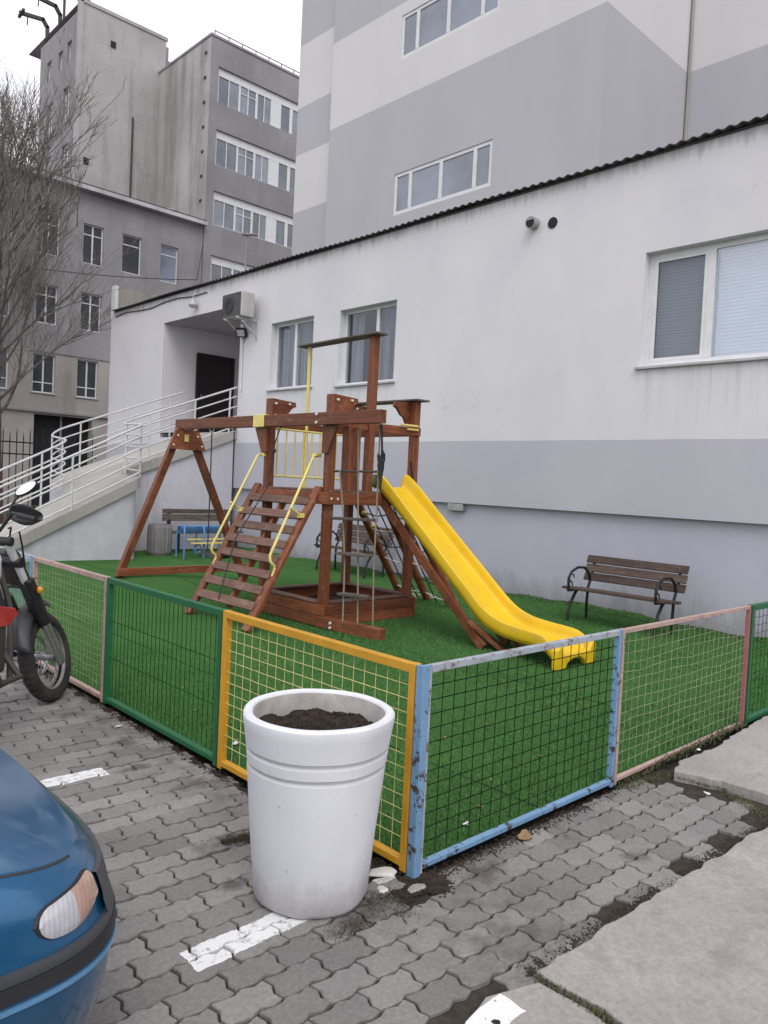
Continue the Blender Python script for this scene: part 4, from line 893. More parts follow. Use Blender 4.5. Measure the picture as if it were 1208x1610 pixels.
gs = build(MB().ext(gp, (0, -.03, 0)), 'gusset', 'wood', PS, bevel=.004)
for x, z in ((2.90, 2.12), (3.20, 2.12), (2.84, 1.99), (3.27, 1.99)): build(MB().tube([(x, AY-.076, z), (x, AY-.09, z)], .014, 8), 'bolt_cap', 'bolt', gs)
m_ = MB(); m_.box(3.0, 3.06, AY-.09, AY-.076, 2.04, 2.14); build(m_, 'badge', 'paleyellow', gs)
m_ = MB(); m_.box(BX-.052, BX+.052, 5.50, 5.72, BZ-.075, BZ+.075); build(m_, 'beam_clamp', 'paleyellow', PS, bevel=.006)
# knee gussets under the beam
for y, s in ((LY, 1), (FY, -1)):
    poly = [Vector((FX-.085, y+a*s, z)) for a, z in ((-.045, 2.20), (.20, 2.20), (.05, 1.90), (-.045, 1.90))]
    build(MB().ext(poly, (.035, 0, 0)), 'knee_brace', 'wood', PS, bevel=.004)
# swing ropes with hooks and a black seat
for y in (6.73, 6.20):
    tubep('swing_rope', [(BX, y, BZ-.06), (BX+.01, y+.005, 1.5), (BX, y-.01, .62)], .008, 'rope_dark', 6)
    tubep('swing_hook', [(BX, y-.05, BZ-.067), (BX, y-.03, BZ-.115), (BX, y+.03, BZ-.115), (BX, y+.05, BZ-.067)], .009, 'bolt', 6)
m_ = MB(); m_.grid(8, 3, lambda a, b: (BX-.07+.14*b, 6.20+.53*a, .60-.07*math.sin(a*math.pi))); build(m_, 'swing_seat', 'blackplastic', PS, solid=.015, smooth=60)
tubep('swing_rope', [(BX-.03, 5.17, BZ-.06), (BX-.06, 5.24, 2.0), (BX-.05, 5.27, 1.85), (BX-.08, 5.32, 1.5), (BX-.5, 5.30, .9), (BX-.75, 5.2, .25)], .007, 'rope_dark', 6)
build(MB().lathe([(0, -.035), (.02, -.02), (.024, 0), (.02, .02), (0, .035)], (BX-.055, 5.255, 1.92), 8), 'knot', 'rope_dark', PS, smooth=60)
# mast, yard and side boards
wbar('mast', (3.665, FY-.005, FL), (3.68, FY-.005, 3.27), .088, .088)
wbar('yard_board', (3.66, 4.27, 3.285), (3.66, 5.74, 3.265), .17, .022, 'wood_grey')
tubep('yellow_pole', [(3.66, LY+.02, FL-.1), (3.655, LY+.02, 3.26)], .022, 'paleyellow')
wbar('roof_board', (RX-.02, 4.27, 2.613), (RX-.02, 5.70, 2.613), .22, .022, 'wood_grey')
for x in (3.30, 3.455): wbar('side_board', (x, FY-.03, FL-.02), (x, FY-.03, 2.22), .115, .022)
wbar('cross_beam', (FX, FY+.05, 2.24), (RX+.03, FY-.06, 2.24), .045, .095); wbar('cross_beam', (FX, LY+.055, 2.25), (RX+.04, LY+.055, 2.25), .045, .095)
wbar('cross_beam', (RX+.06, FY-.02, 2.24), (RX+.06, LY, 2.24), .045, .095)
m_ = MB(); m_.tube([(4.06, FY-.10, 2.30), (4.36, FY-.10, 2.30)], .014, 8); m_.tube([(4.18, FY-.10, 2.255), (4.36, FY-.10, 2.255)], .012, 8); build(m_, 'grab_bar', 'paleyellow', PS, smooth=60)
# yellow bar panel on the far side
for k in range(9):
    x = FX+.12+k*.132; tubep('railing_bar', [(x, LY+.01, 1.63), (x, LY+.01, 2.2)], .011, 'paleyellow')
tubep('railing_bar', [(FX+.04, LY+.01, 1.63), (RX-.04, LY+.01, 1.63)], .013, 'paleyellow'); tubep('railing_bar', [(FX+.04, LY+.01, 2.2), (RX-.04, LY+.01, 2.2)], .013, 'paleyellow')
# climbing ramp
def lad(f, y, k=0):
    a = Vector((2.20, 0, .0)); b = Vector((3.06, 0, 1.47)); p = a.lerp(b, f); n = Vector((-1.47, 0, .86)).normalized(); return Vector((p.x, y, p.z))+n*k
for y in (4.53, 5.70): wbar('stringer', lad(.0, y, .03), lad(1.03, y, .03), .042, .115, up=(0, 1, 0))
for k in range(8):
    f = .155+k*.108; q = [lad(f-.028, 4.555, .055), lad(f+.028, 4.555, .055)]
    c0 = (q[0]+q[1])/2; c1 = Vector((c0.x, 5.675, c0.z)); wbar('tread_board', c0, c1, .028, .095, 'wood_worn', up=(q[1]-q[0]).normalized())
for f in (.12,): wbar('ramp_brace', lad(f, 5.1, -.02), lad(.97, 5.1, -.02), .07, .05, up=(0, 1, 0))
for y in (4.53, 5.70):
    s = -1 if y < 5 else 1
    hr = tubep('handrail', [Vector((FX-.05, y-.05*s, 1.88)), Vector((FX-.10, y-.045*s, 1.865)), lad(.475, y-.01*s, .185), lad(.45, y, .165), lad(.435, y, .13), lad(.435, y, .09), lad(.42, y, .06), lad(.37, y, .045)], .015, 'paleyellow')
    m_ = MB(); m_.bar(Vector((FX-.08, y-.10*s-.02, 1.88)), Vector((FX+.02, y-.10*s-.02, 1.88)), .05, .045); build(m_, 'rail_clamp', 'paleyellow', hr, bevel=.006)
    m_ = MB(); m_.tube([lad(.80, y, .05), lad(.80, y, .24)], .012, 8); c = lad(.80, y, .075); m_.bar(c-Vector((0, .035, 0)), c+Vector((0, .035, 0)), .05, .05); build(m_, 'rail_clamp', 'paleyellow', hr)
# slide
SP = [(4.47, 1.545, .10), (4.33, 1.53, .17), (3.7, 1.06, .15), (3.08, .575, .145), (2.72, .305, .14), (2.48, .215, .13), (2.25, .19, .125), (2.05, .185, .12), (1.90, .178, .115), (1.80, .15, .105), (1.73, .10, .09)]
def cat(P, n):
    out = []
    for i in range(len(P)-1):
        a, b, c, d = (Vector(P[max(0, i-1)]), Vector(P[i]), Vector(P[i+1]), Vector(P[min(len(P)-1, i+2)]))
        for k in range(n):
            t = k/n; out.append(.5*((2*b)+(c-a)*t+(2*a-5*b+4*c-d)*t*t+(3*b-a-3*c+d)*t**3))
    out.append(Vector(P[-1])); return out
sp = cat(SP, 6); sl = MB()
SEC = [(-.98, -.12, 1), (-1.0, .3, 1), (-1.01, .90, 1), (-1.0, .97, 1), (-.97, 1.0, 1), (-.92, 1.0, 1), (-.895, .95, 1), (-.87, .5, 1), (-.84, .16, 1), (-.79, .03, 1), (-.70, 0, 1)]
SEC = SEC+[(-.2, -.03, 1), (.2, -.03, 1)]+[(-a, b, c) for a, b, c in reversed(SEC)]
def slide_v(i, j):
    y, z, h_ = sp[i]; f = i/(len(sp)-1); cx = lerp(4.06, 3.87, min(1, f*1.1)); hw = lerp(.235, .315, f); a, b, _ = SEC[j]
    return (cx+a*hw, y, z+b*h_)
nS = len(SEC); sl.add([slide_v(i, j) for i in range(len(sp)) for j in range(nS)], [(i*nS+j, i*nS+j+1, (i+1)*nS+j+1, (i+1)*nS+j) for i in range(len(sp)-1) for j in range(nS-1)])
slide = build(sl, 'slide_chute', 'yellow', PS, smooth=50, solid=.012, fixn=True)
poly = [(-.31, .19), (-.30, .0), (-.16, .0), (-.13, .055), (-.05, .085), (.05, .085), (.13, .055), (.16, .0), (.30, .0), (.31, .19), (.25, .235), (.20, .14), (-.20, .14), (-.25, .235)]
tp = [Vector((3.87+x, 1.745, z)) for x, z in poly]
ap = MB(); vs = [Vector((3.88+x*1.06, 1.755, z+.006)) for x, z in poly]+[Vector((3.88+x*1.05, 1.69-.03*max(0, z-.05), z+.006)) for x, z in poly]; n = len(poly)
ap.add(vs, [tuple(range(n-1, -1, -1)), tuple(range(n, 2*n))]+[(i, (i+1) % n, n+(i+1) % n, n+i) for i in range(n)]); build(ap, 'slide_foot', 'yellow', PS, bevel=.018, smooth=60)
wbar('slide_support', (3.86, 4.36, 1.40), (3.68, 2.62, .03), .035, .10); wbar('slide_support', (4.24, 4.36, 1.40), (4.08, 2.62, .03), .035, .10)
wbar('slide_leg', (3.66, 2.78, .26), (3.80, 2.42, .0), .09, .04, ext=.02); wbar('slide_leg', (4.05, 2.72, .24), (4.10, 2.45, .0), .06, .04)
tubep('slide_grip', [(4.32, FY-.06, FL+.05), (4.33, FY-.08, FL+.22), (4.30, FY-.06, FL+.42)], .012, 'iron')
# rope ladder hanging from the beam end down to the ground beam
for y0, y1, x1 in ((4.22, 4.02, FX-.05), (3.95, 3.84, FX), (3.62, 3.66, FX+.05)):
    tubep('ladder_rope', [(FX-.02, y0, 2.2 if y0 < 4 else 1.72), (FX, lerp(y0, y1, .3), 1.3), (FX+.01, lerp(y0, y1, .6), .7), (x1, y1, .12)], .009, 'rope', 6)
for z, ya, yb in ((1.71, 4.34, 3.60), (1.21, 4.30, 3.66), (.84, 4.20, 3.70), (.41, 4.14, 3.72)):
    if z > 1.6: tubep('ladder_rung', [(FX, ya, z), (FX, yb, z+.01)], .012, 'darksteel')
    else: wbar('ladder_rung', (FX, ya, z-.01), (FX, yb, z+.012), .10, .03, 'wood_grey')
tubep('hanging_rope', [(FX-.02, 3.60, 2.2), (FX, 3.595, 1.95), (FX+.01, 3.60, 1.75)], .012, 'rope_dark', 6)
rk = random.Random(5); m_ = MB()
for k in range(14):
    a = rk.uniform(0, 6.28); m_.tube([(FX+.05*math.cos(a+q*.7)*.8, 3.60+.04*math.sin(a+q), 1.88-.30*q/5+rk.gauss(0, .02)) for q in range(6)], .008, 5)
build(m_, 'rope_tangle', 'rope_dark', PS, smooth=60)
build(MB().lathe([(0, -.07), (.03, -.055), (.038, 0), (.03, .055), (.015, .07), (0, .07)], (FX+.02, 3.70, 1.62), 10), 'rope_buoy', 'weed', PS, smooth=60)
# climbing net frame behind the tower
LOG = [((RX+.06, 5.52, 1.42), (5.72, 5.86, .02)), ((RX+.06, 4.98, 1.42), (5.63, 5.20, .0)), ((RX+.06, 4.62, 1.42), (5.45, 4.47, -.02))]
for a, b in LOG: build(MB().tube([a, Vector(a).lerp(Vector(b), .5)+V(.01, .01, 0), b], [.052, .055, .052], 10), 'net_log', 'wood', PS, smooth=60)
for (a0, b0), (a1, b1) in zip(LOG[:-1], LOG[1:]):
    for k in range(1, 7):
        f = k/6.6; p = Vector(a0).lerp(Vector(b0), f); q = Vector(a1).lerp(Vector(b1), f); md = (p+q)/2+V(.02, 0, -.04)
        tubep('net_rope', [p, md, q], .009, 'rope_dark' if k % 2 else 'rope_white', 6)
    for k in (1, 2):
        g_ = [Vector(a0).lerp(Vector(a1), k/3), (Vector(a0).lerp(Vector(a1), k/3)+Vector(b0).lerp(Vector(b1), k/3))/2+V(.02, 0, -.03), Vector(b0).lerp(Vector(b1), k/3)]
        tubep('net_rope', g_, .009, 'rope_dark', 6)
tubep('net_rope', [(5.0, 4.95, .03), (5.5, 5.3, .03), (5.75, 5.6, .03)], .010, 'rope_white', 6); tubep('net_rope', [(5.75, 5.5, .03), (5.72, 5.0, .03), (5.55, 4.6, .02), (5.3, 4.4, .02)], .010, 'rope_white', 6)
for p, m__ in (((4.62, 5.50, 1.20), 'paleyellow'), ((4.80, 5.50, 1.02), 'paleyellow')): build(MB().lathe([(0, -.03), (.03, -.02), (.035, 0), (.03, .02), (0, .03)], p, 8), 'rope_clamp', m__, PS, smooth=60)
# wooden flower box with a hanging basket seen through the tower
# ================================================================== benches
def slat_bench(label, X0, Ya, Yb, zo, top=.80):
    rt = thing('park_bench', label, 'bench', (X0+.3, (Ya+Yb)/2, zo))
    L0, L1 = min(Ya, Yb), max(Ya, Yb)
    for k in range(3):
        f = k/2; wbar('back_slat', (X0+.53+.055*f, L0, zo+.545+.112*k), (X0+.53+.055*f, L1, zo+.545+.112*k), .026, .103, 'wood_bench', up=(.42, 0, .9), parent=rt)
    for k in range(4): wbar('seat_slat', (X0+.06+.115*k, L0, zo+.425-.012*k), (X0+.06+.115*k, L1, zo+.425-.012*k), .095, .032, 'wood_bench', parent=rt)
    for y in (L0+.10, L1-.10):
        m_ = MB(); r_ = .019
        m_.tube([(X0+.02, y, zo-.02), (X0+.03, y, zo+.12), (X0+.09, y, zo+.26), (X0+.17, y, zo+.36), (X0+.22, y, zo+.40)], r_, 8)
        m_.tube([(X0+.46, y, zo-.02), (X0+.45, y, zo+.2), (X0+.46, y, zo+.40), (X0+.535, y, zo+.55), (X0+.612, y, zo+.80)], r_, 8)
        m_.tube([(X0+.0, y, zo+.40), (X0+.25, y, zo+.395), (X0+.48, y, zo+.37)], r_, 8)
        fr_ = build(m_, 'side_frame', 'iron', rt, smooth=60)
        arm = [(X0+.50, y, zo+.50), (X0+.46, y, zo+.60), (X0+.36, y, zo+.67), (X0+.20, y, zo+.68), (X0+.06, y, zo+.63), (X0+.0, y, zo+.55), (X0+.005, y, zo+.46), (X0+.03, y, zo+.40)]
        m_ = MB(); m_.tube(arm, .017, 8); build(m_, 'armrest', 'iron', fr_, smooth=60)
        c = V(X0+.075, y, zo+.55); m_ = MB(); m_.tube([c+V(.05*math.cos(a), 0, .05*math.sin(a)) for a in [k*.6 for k in range(9)]], .009, 6); m_.tube([(X0+.075, y, zo+.50), (X0+.10, y, zo+.44), (X0+.06, y, zo+.405)], .009, 6); build(m_, 'scroll', 'iron', fr_, smooth=60)
    return rt
slat_bench('brown slatted bench with curled black iron arms to the right of the slide', 6.08, 3.33, 1.97, -.02)
slat_bench('brown slatted bench against the wall seen through the climbing tower', 6.35, 8.72, 7.25, .02)
bb = thing('board_bench', 'dark plank bench with a tall solid backrest in the recess by the ramp', 'bench', (6.05, 12.2, 0))
for z, h_ in ((.70, .15), (.83, .10)): wbar('back_board', (5.25, 12.25, z), (6.9, 12.25, z), .03, h_-.008, 'wood_grey', parent=bb)
for y in (11.85, 12.0, 12.13): wbar('seat_board', (5.25, y, .42), (6.9, y, .42), .12, .035, 'wood_grey', parent=bb)
for x in (5.4, 6.75):
    wbar('leg', (x, 12.22, 0), (x, 12.28, .88), .06, .06, 'iron', parent=bb); wbar('leg', (x, 11.86, 0), (x, 11.86, .40), .06, .06, 'iron', parent=bb)
# ribbed concrete bin
bn = thing('litter_bin', 'grey ribbed concrete litter bin at the foot of the ramp', 'bin', (4.93, 11.72, 0))
m_ = MB(); n = 72
prof = [(.20, 0), (.225, .06), (.235, .3), (.225, .54), (.215, .60), (.18, .60), (.17, .54), (.16, .3)]
vs = []
for r_, z in prof:
    for k in range(n): rr = r_*(1+(.035 if k % 4 < 2 else 0)*(1 if .05 < z < .58 else 0)); vs.append((4.93+rr*math.cos(2*math.pi*k/n), 11.72+rr*math.sin(2*math.pi*k/n), z))
m_.add(vs, [(i*n+k, i*n+(k+1) % n, (i+1)*n+(k+1) % n, (i+1)*n+k) for i in range(len(prof)-1) for k in range(n)]); build(m_, 'bin_body', 'binconc', bn, fixn=False)
build(MB().lathe([(.0, .25), (.165, .25)], (4.93, 11.72, 0), 24), 'bin_inside', 'dark', bn)
# blue children's seat
ds = thing('toy_seat', 'blue tubular child seat with pale yellow slats in front of the plank bench', 'seat', (5.45, 11.0, 0))
for x in (4.98, 5.40, 5.92):
    m_ = MB(); m_.tube([(x, 10.85, 0), (x, 10.85, .45), (x+.02, 10.9, .58), (x+.06, 11.02, .62), (x+.06, 11.2, .6), (x+.06, 11.25, .45), (x+.06, 11.25, 0)], .017, 8); build(m_, 'tube_frame', 'bluepaint', ds, smooth=60)
m_ = MB(); m_.box(5.05, 5.98, 11.2, 11.22, .46, .60); build(m_, 'back_panel', 'bluepaint', ds, bevel=.01); m_ = MB(); m_.box(5.0, 5.95, 10.95, 11.15, .600, .618); build(m_, 'top_panel', 'bluepaint', ds, bevel=.006)
for y, z in ((10.82, .30), (11.0, .36)): wbar('slat', (5.12, y, z), (5.98, y, z), .09, .022, 'paleyellow', parent=ds)
m_ = MB(); m_.tube([(5.25+.08*math.cos(a), 10.84, .2+.08*math.sin(a)) for a in [k*.45 for k in range(14)]], .012, 6); build(m_, 'scroll', 'bluepaint', ds, smooth=60)

# ================================================================== white planter
PCX, PCY = -.402, .168
pl = thing('planter', 'tall tapered white concrete planter with two grooves near its rim', 'planter', (PCX, PCY, 0))
prof = [(0, .004), (.195, .004), (.212, .012), (.222, .03), (.243, .25), (.262, .47), (.2655, .515), (.2585, .523), (.260, .532), (.2685, .538), (.2725, .575), (.266, .583), (.2675, .592), (.2755, .598), (.287, .675), (.292, .700), (.2905, .714), (.282, .722), (.268, .7235), (.258, .719), (.254, .712)]
def wob(q):
    a = math.atan2(q.y-PCY, q.x-PCX); r_ = .0022*math.sin(3*a+q.z*5)+.0016*math.sin(7*a-q.z*9); d = Vector((q.x-PCX, q.y-PCY, 0)); 
    return q+(d.normalized()*r_ if d.length > .01 else d*0)
m_ = MB(); m_.lathe(prof, (PCX, PCY, 0), 96, wob); body = build(m_, 'pot', 'pot', pl, smooth=35, fixn=True)
m_ = MB(); m_.lathe([(.254, .712), (.2515, .705), (.246, .66), (.238, .58)], (PCX, PCY, 0), 96, wob); build(m_, 'pot_inside', 'pot_inner', pl, smooth=40, fixn=False)
m_ = MB(); rd = random.Random(4)
def soilz(x, y): return .642+.010*math.sin(x*23+1)*math.sin(y*19)+.006*math.sin(x*51)*math.cos(y*47)
vs = []; fs = []; nr, na_ = 16, 48
for i in range(nr+1):
    for k in range(na_):
        r_ = .246*i/nr; x, y = PCX+r_*math.cos(2*math.pi*k/na_), PCY+r_*math.sin(2*math.pi*k/na_); vs.append((x, y, soilz(x, y)+rd.gauss(0, .004)))
m_.add(vs, [(i*na_+k, i*na_+(k+1) % na_, (i+1)*na_+(k+1) % na_, (i+1)*na_+k) for i in range(nr) for k in range(na_)]); build(m_, 'soil', 'potsoil', pl, fixn=False, smooth=180)
def clods(n, fn, rmin, rmax, seed):
    rd = random.Random(seed); m_ = MB()
    for _ in range(n):
        c = Vector(fn(rd)); s = rd.uniform(rmin, rmax)
        p = [c+Vector((rd.gauss(0, 1), rd.gauss(0, 1), rd.gauss(0, .7))).normalized()*s*rd.uniform(.6, 1.3) for _ in range(6)]
        m_.add([c+V(s, 0, 0)*rd.uniform(.6, 1.3), c+V(0, s, 0)*rd.uniform(.6, 1.3), c-V(s, 0, 0)*rd.uniform(.6, 1.3), c-V(0, s, 0)*rd.uniform(.6, 1.3), c+V(rd.gauss(0, .3)*s, 0, s*rd.uniform(.4, 1)), c-V(0, 0, s*.5)],
               [(0, 1, 4), (1, 2, 4), (2, 3, 4), (3, 0, 4), (1, 0, 5), (2, 1, 5), (3, 2, 5), (0, 3, 5)])
    return m_
def inpot(rd):
    r_ = .236*math.sqrt(rd.random()); a = rd.uniform(0, 6.283); x, y = PCX+r_*math.cos(a), PCY+r_*math.sin(a); return (x, y, soilz(x, y)+.002)
build(clods(900, inpot, .003, .009, 8), 'soil_crumbs', 'potsoil', pl, kind='stuff', fixn=False)

# ================================================================== blue car (nose towards the fence)
CXF, CYC = -1.352, .37
car = thing('parked_car', 'dark blue hatchback parked with its nose towards the fence', 'car', (CXF-1.8, CYC, 0))
CL = 3.65
def outline(n=44):
    """half loop (near side rear -> nose -> far side rear) as (a, b) in unit form: a 0 at nose"""
    pts = []
    for k in range(n+1):
        f = k/n*2-1; s = -1 if f < 0 else 1; f = abs(f)
        if f > .5: a = .42+(CL-.42)*((f-.5)/.5)**1.3; b = 1
        else:
            th = f/.5*math.pi/2; b = math.sin(th)**.42; a = .42*(1-max(0, math.cos(th))**.62) if th < math.pi/2-1e-6 else .42
            b = min(1, b)
        pts.append((a, s*b))
    return pts
OL = outline(120)
# z level -> (nose set back, half width)
LV = [(.20, .08, .76), (.30, .05, .80), (.40, .036, .822), (.46, .03, .83), (.53, .034, .832), (.56, .046, .826), (.62, .052, .820), (.68, .064, .806), (.715, .080, .788), (.735, .10, .762)]
def lvl(z):
    for i in range(len(LV)-1):
        if z <= LV[i+1][0]:
            f = (z-LV[i][0])/(LV[i+1][0]-LV[i][0]); return tuple(lerp(LV[i][k], LV[i+1][k], f) for k in (1, 2))
    return LV[-1][1:]
def csurf(k, z, off=0, rise=True):
    a, b = OL[k]; nb, hw = lvl(z); rz = .10*min(1, max(0, a-.1)/1.3)*max(0, (z-.56)/.18) if rise else 0
    if rise: rz -= .062*math.exp(-((a+nb)/.42)**2)*max(0, (z-.56)/.175)
    aa = nb+a; bb = b*hw; ka, kb = OL[max(0, k-1)], OL[min(len(OL)-1, k+1)]
    tx, ty = kb[0]-ka[0], (kb[1]-ka[1])*hw; L_ = math.hypot(tx, ty) or 1; nx, ny = ty/L_, -tx/L_
    if nx*(-1)*0+ny*bb < 0 and abs(b) > .3: nx, ny = -nx, -ny
    if abs(b) <= .3 and nx > 0: nx, ny = -nx, -ny
    return Vector((CXF-(aa+nx*off), CYC+bb+ny*off, z+rz))
NK = len(OL); zs = [l[0] for l in LV]
m_ = MB(); m_.add([csurf(k, z) for z in zs for k in range(NK)], [(i*NK+k, i*NK+k+1, (i+1)*NK+k+1, (i+1)*NK+k) for i in range(len(zs)-1) for k in range(NK-1)])
build(m_, 'body_shell', 'carpaint', car, smooth=40, fixn=True)
# bonnet: fills the top outline, crowned, rising towards the windscreen
def bonnet(u, v):
    k = int(round(v*(NK//2))); pn = csurf(k, .735); pf = csurf(NK-1-k, .735); p = pn.lerp(pf, u)
    a = CXF-p.x; c = 1-abs(2*u-1)**3.4; return Vector((p.x, p.y, p.z+c*(.010+.055*min(1, max(0, a-.09)/.45)+.014*min(1, a/1.2))+.0))
mb_ = MB(); mb_.grid(24, NK//2, bonnet); build(mb_, 'bonnet', 'carpaint', car, smooth=60, fixn=True)
def cpatch(name, ka, kb, z0, z1, off, mat, nz=3, parent=None, n2=None, rounded=False):
    m_ = MB(); ks = list(range(ka, kb+1)); nk = len(ks); rows = []
    for i in range(nz+1):
        rows.append([csurf(k, lerp(z0, z1, i/nz), off) for k in ks])
    m_.add([p for r_ in rows for p in r_], [(i*nk+j, i*nk+j+1, (i+1)*nk+j+1, (i+1)*nk+j) for i in range(nz) for j in range(nk-1)])
    # closing lips
    for r_ in (0, nz):
        q = [csurf(k, lerp(z0, z1, r_/nz), -.004) for k in ks]; m_.add(rows[r_]+q, [(j, j+1, nk+j+1, nk+j) for j in range(nk-1)])
    return build(m_, name, mat, parent or car, smooth=40, fixn=True)
cpatch('bumper_strip', 6, NK-7, .478, .512, .016, 'carblack', 3); cpatch('bumper_shelf', 6, NK-7, .514, .538, .011, 'greytrim', 3); cpatch('bumper_skin', 6, NK-7, .25, .462, .012, 'carpaint', 5); cpatch('bumper_line', 6, NK-7, .456, .466, .0165, 'carline', 1)
# find side indices for distances behind the nose on the near side (b<0 half: low k)
def k_at(a_):
    return min(range(NK//2), key=lambda k: abs((OL[k][0]+.06)-a_))
kA, kB = k_at(.310), k_at(.160)
cpatch('bumper_cap', k_at(.150), NK//2, .540, .672, .012, 'greytrim', 4)
cpatch('bumper_cap', NK//2, NK-1-k_at(.150), .540, .672, .012, 'greytrim', 4)
def lens(name, f0, f1, off, mat, parent, mir, grow=0):
    """curved lamp patch between fractions f0..f1 of the lamp, rounded at its rear end"""
    m_ = MB(); nf, nz = 26, 8; k0, k1 = kA, kB
    def S(kf, z):
        i = int(math.floor(kf)); f = kf-i
        if mir: i = NK-1-i; return csurf(i, z, off).lerp(csurf(max(0, i-1), z, off), f)
        return csurf(i, z, off).lerp(csurf(min(NK-1, i+1), z, off), f)
    vs = []
    for j in range(nz+1):
        for i in range(nf+1):
            f = lerp(f0, f1, i/nf); g = max(0, min(1, f))
            zt = lerp(.644, .696, g**.9)+grow; zb = .578-.016*math.sin(math.pi*min(1, g*1.1))+.020*g*g-grow
            e0 = -.05 if grow else 0
            if f < .16: q = math.sqrt(max(0, 1-((.16-f)/(.16-e0))**2)); mid = .612; zt = mid+(zt-mid)*q; zb = mid+(zb-mid)*q
            if f > .86: q = math.sqrt(max(0, 1-((f-.86)/.30)**2)); mid = .645; zt = mid+(zt-mid)*q; zb = mid+(zb-mid)*q
            d = 1-(j/nz*2-1)**4; p = S(lerp(k0, k1, f), lerp(zb, zt, j/nz)); n_ = (p-Vector((CXF-1.5, CYC, p.z))).normalized(); vs.append(p+n_*.005*d)
    m_.add(vs, [(j*(nf+1)+i, j*(nf+1)+i+1, (j+1)*(nf+1)+i+1, (j+1)*(nf+1)+i) for j in range(nz) for i in range(nf)])
    return build(m_, name, mat, parent, smooth=60, fixn=True)
for mir in (0, 1):
    hl = lens('headlight', -.05, 1.05, .001, 'carblack', car, mir, .0045)
    lens('clear_lens', 0, .50, .006, 'lampclear', hl, mir); lens('amber_lens', .50, 1, .006, 'lampamber', hl, mir)
cpatch('bonnet_gap', k_at(1.0), k_at(.17), .7285, .7325, .0015, 'carblack', 1)
# wheels, glasshouse
for x in (CXF-.72, CXF-3.0):
    for s in (-1, 1):
        y = CYC+s*.74
        m_ = MB(); m_.lathe([(.17, -.085), (.26, -.09), (.285, -.06), (.29, 0), (.285, .06), (.26, .09), (.17, .085)], (0, 0, 0), 32, lambda q: Vector((x+q.x, y+q.z, .29+q.y))); wh = build(m_, 'wheel', 'tyre', car, smooth=40)
        m_ = MB(); m_.lathe([(0, s*.07), (.06, s*.075), (.09, s*.05), (.15, s*.07), (.175, s*.08)], (0, 0, 0), 24, lambda q: Vector((x+q.x, y+q.z, .29+q.y))); build(m_, 'wheel_cover', 'rim', wh, smooth=40)
def house(z0, z1, a0, a1, e0, e1, w0, w1, name, mat):
    c = [(CXF-a0, CYC-w0, z0), (CXF-a0, CYC+w0, z0), (CXF-e0, CYC+w0, z0), (CXF-e0, CYC-w0, z0), (CXF-a1, CYC-w1, z1), (CXF-a1, CYC+w1, z1), (CXF-e1, CYC+w1, z1), (CXF-e1, CYC-w1, z1)]
    m_ = MB(); m_.add(c, [(0, 1, 5, 4), (1, 2, 6, 5), (2, 3, 7, 6), (3, 0, 4, 7), (4, 5, 6, 7)]); return build(m_, name, mat, car, bevel=.03)
house(.86, 1.34, 1.05, 1.72, 3.62, 3.2, .77, .58, 'cabin_glass', 'pane_dark'); house(1.335, 1.385, 1.66, 1.82, 3.28, 3.1, .60, .53, 'roof', 'carpaint')
for s in (-1, 1):
    for a0, a1 in ((1.04, 1.70), (2.35, 2.40), (3.60, 3.22)): m_ = MB(); m_.bar((CXF-a0, CYC+s*.772, .85), (CXF-a1, CYC+s*.588, 1.345), .06, .05); build(m_, 'pillar', 'carpaint', car, bevel=.01)
m_ = MB(); m_.grid(10, 4, lambda u, v: (CXF-1.12-2.5*v, CYC+(u*2-1)*.77, .835+.02*math.sin(u*math.pi))); build(m_, 'shoulder_deck', 'carpaint', car, smooth=60, fixn=False)
m_ = MB(); m_.box(CXF-CL-.06, CXF-CL+.05, CYC-.80, CYC+.80, .28, .86); build(m_, 'tailgate', 'carpaint', car, bevel=.03)
m_ = MB(); m_.box(CXF-1.5, CXF-1.42, CYC-.95, CYC-.80, .86, .98); build(m_, 'door_mirror', 'carblack', car, bevel=.02)

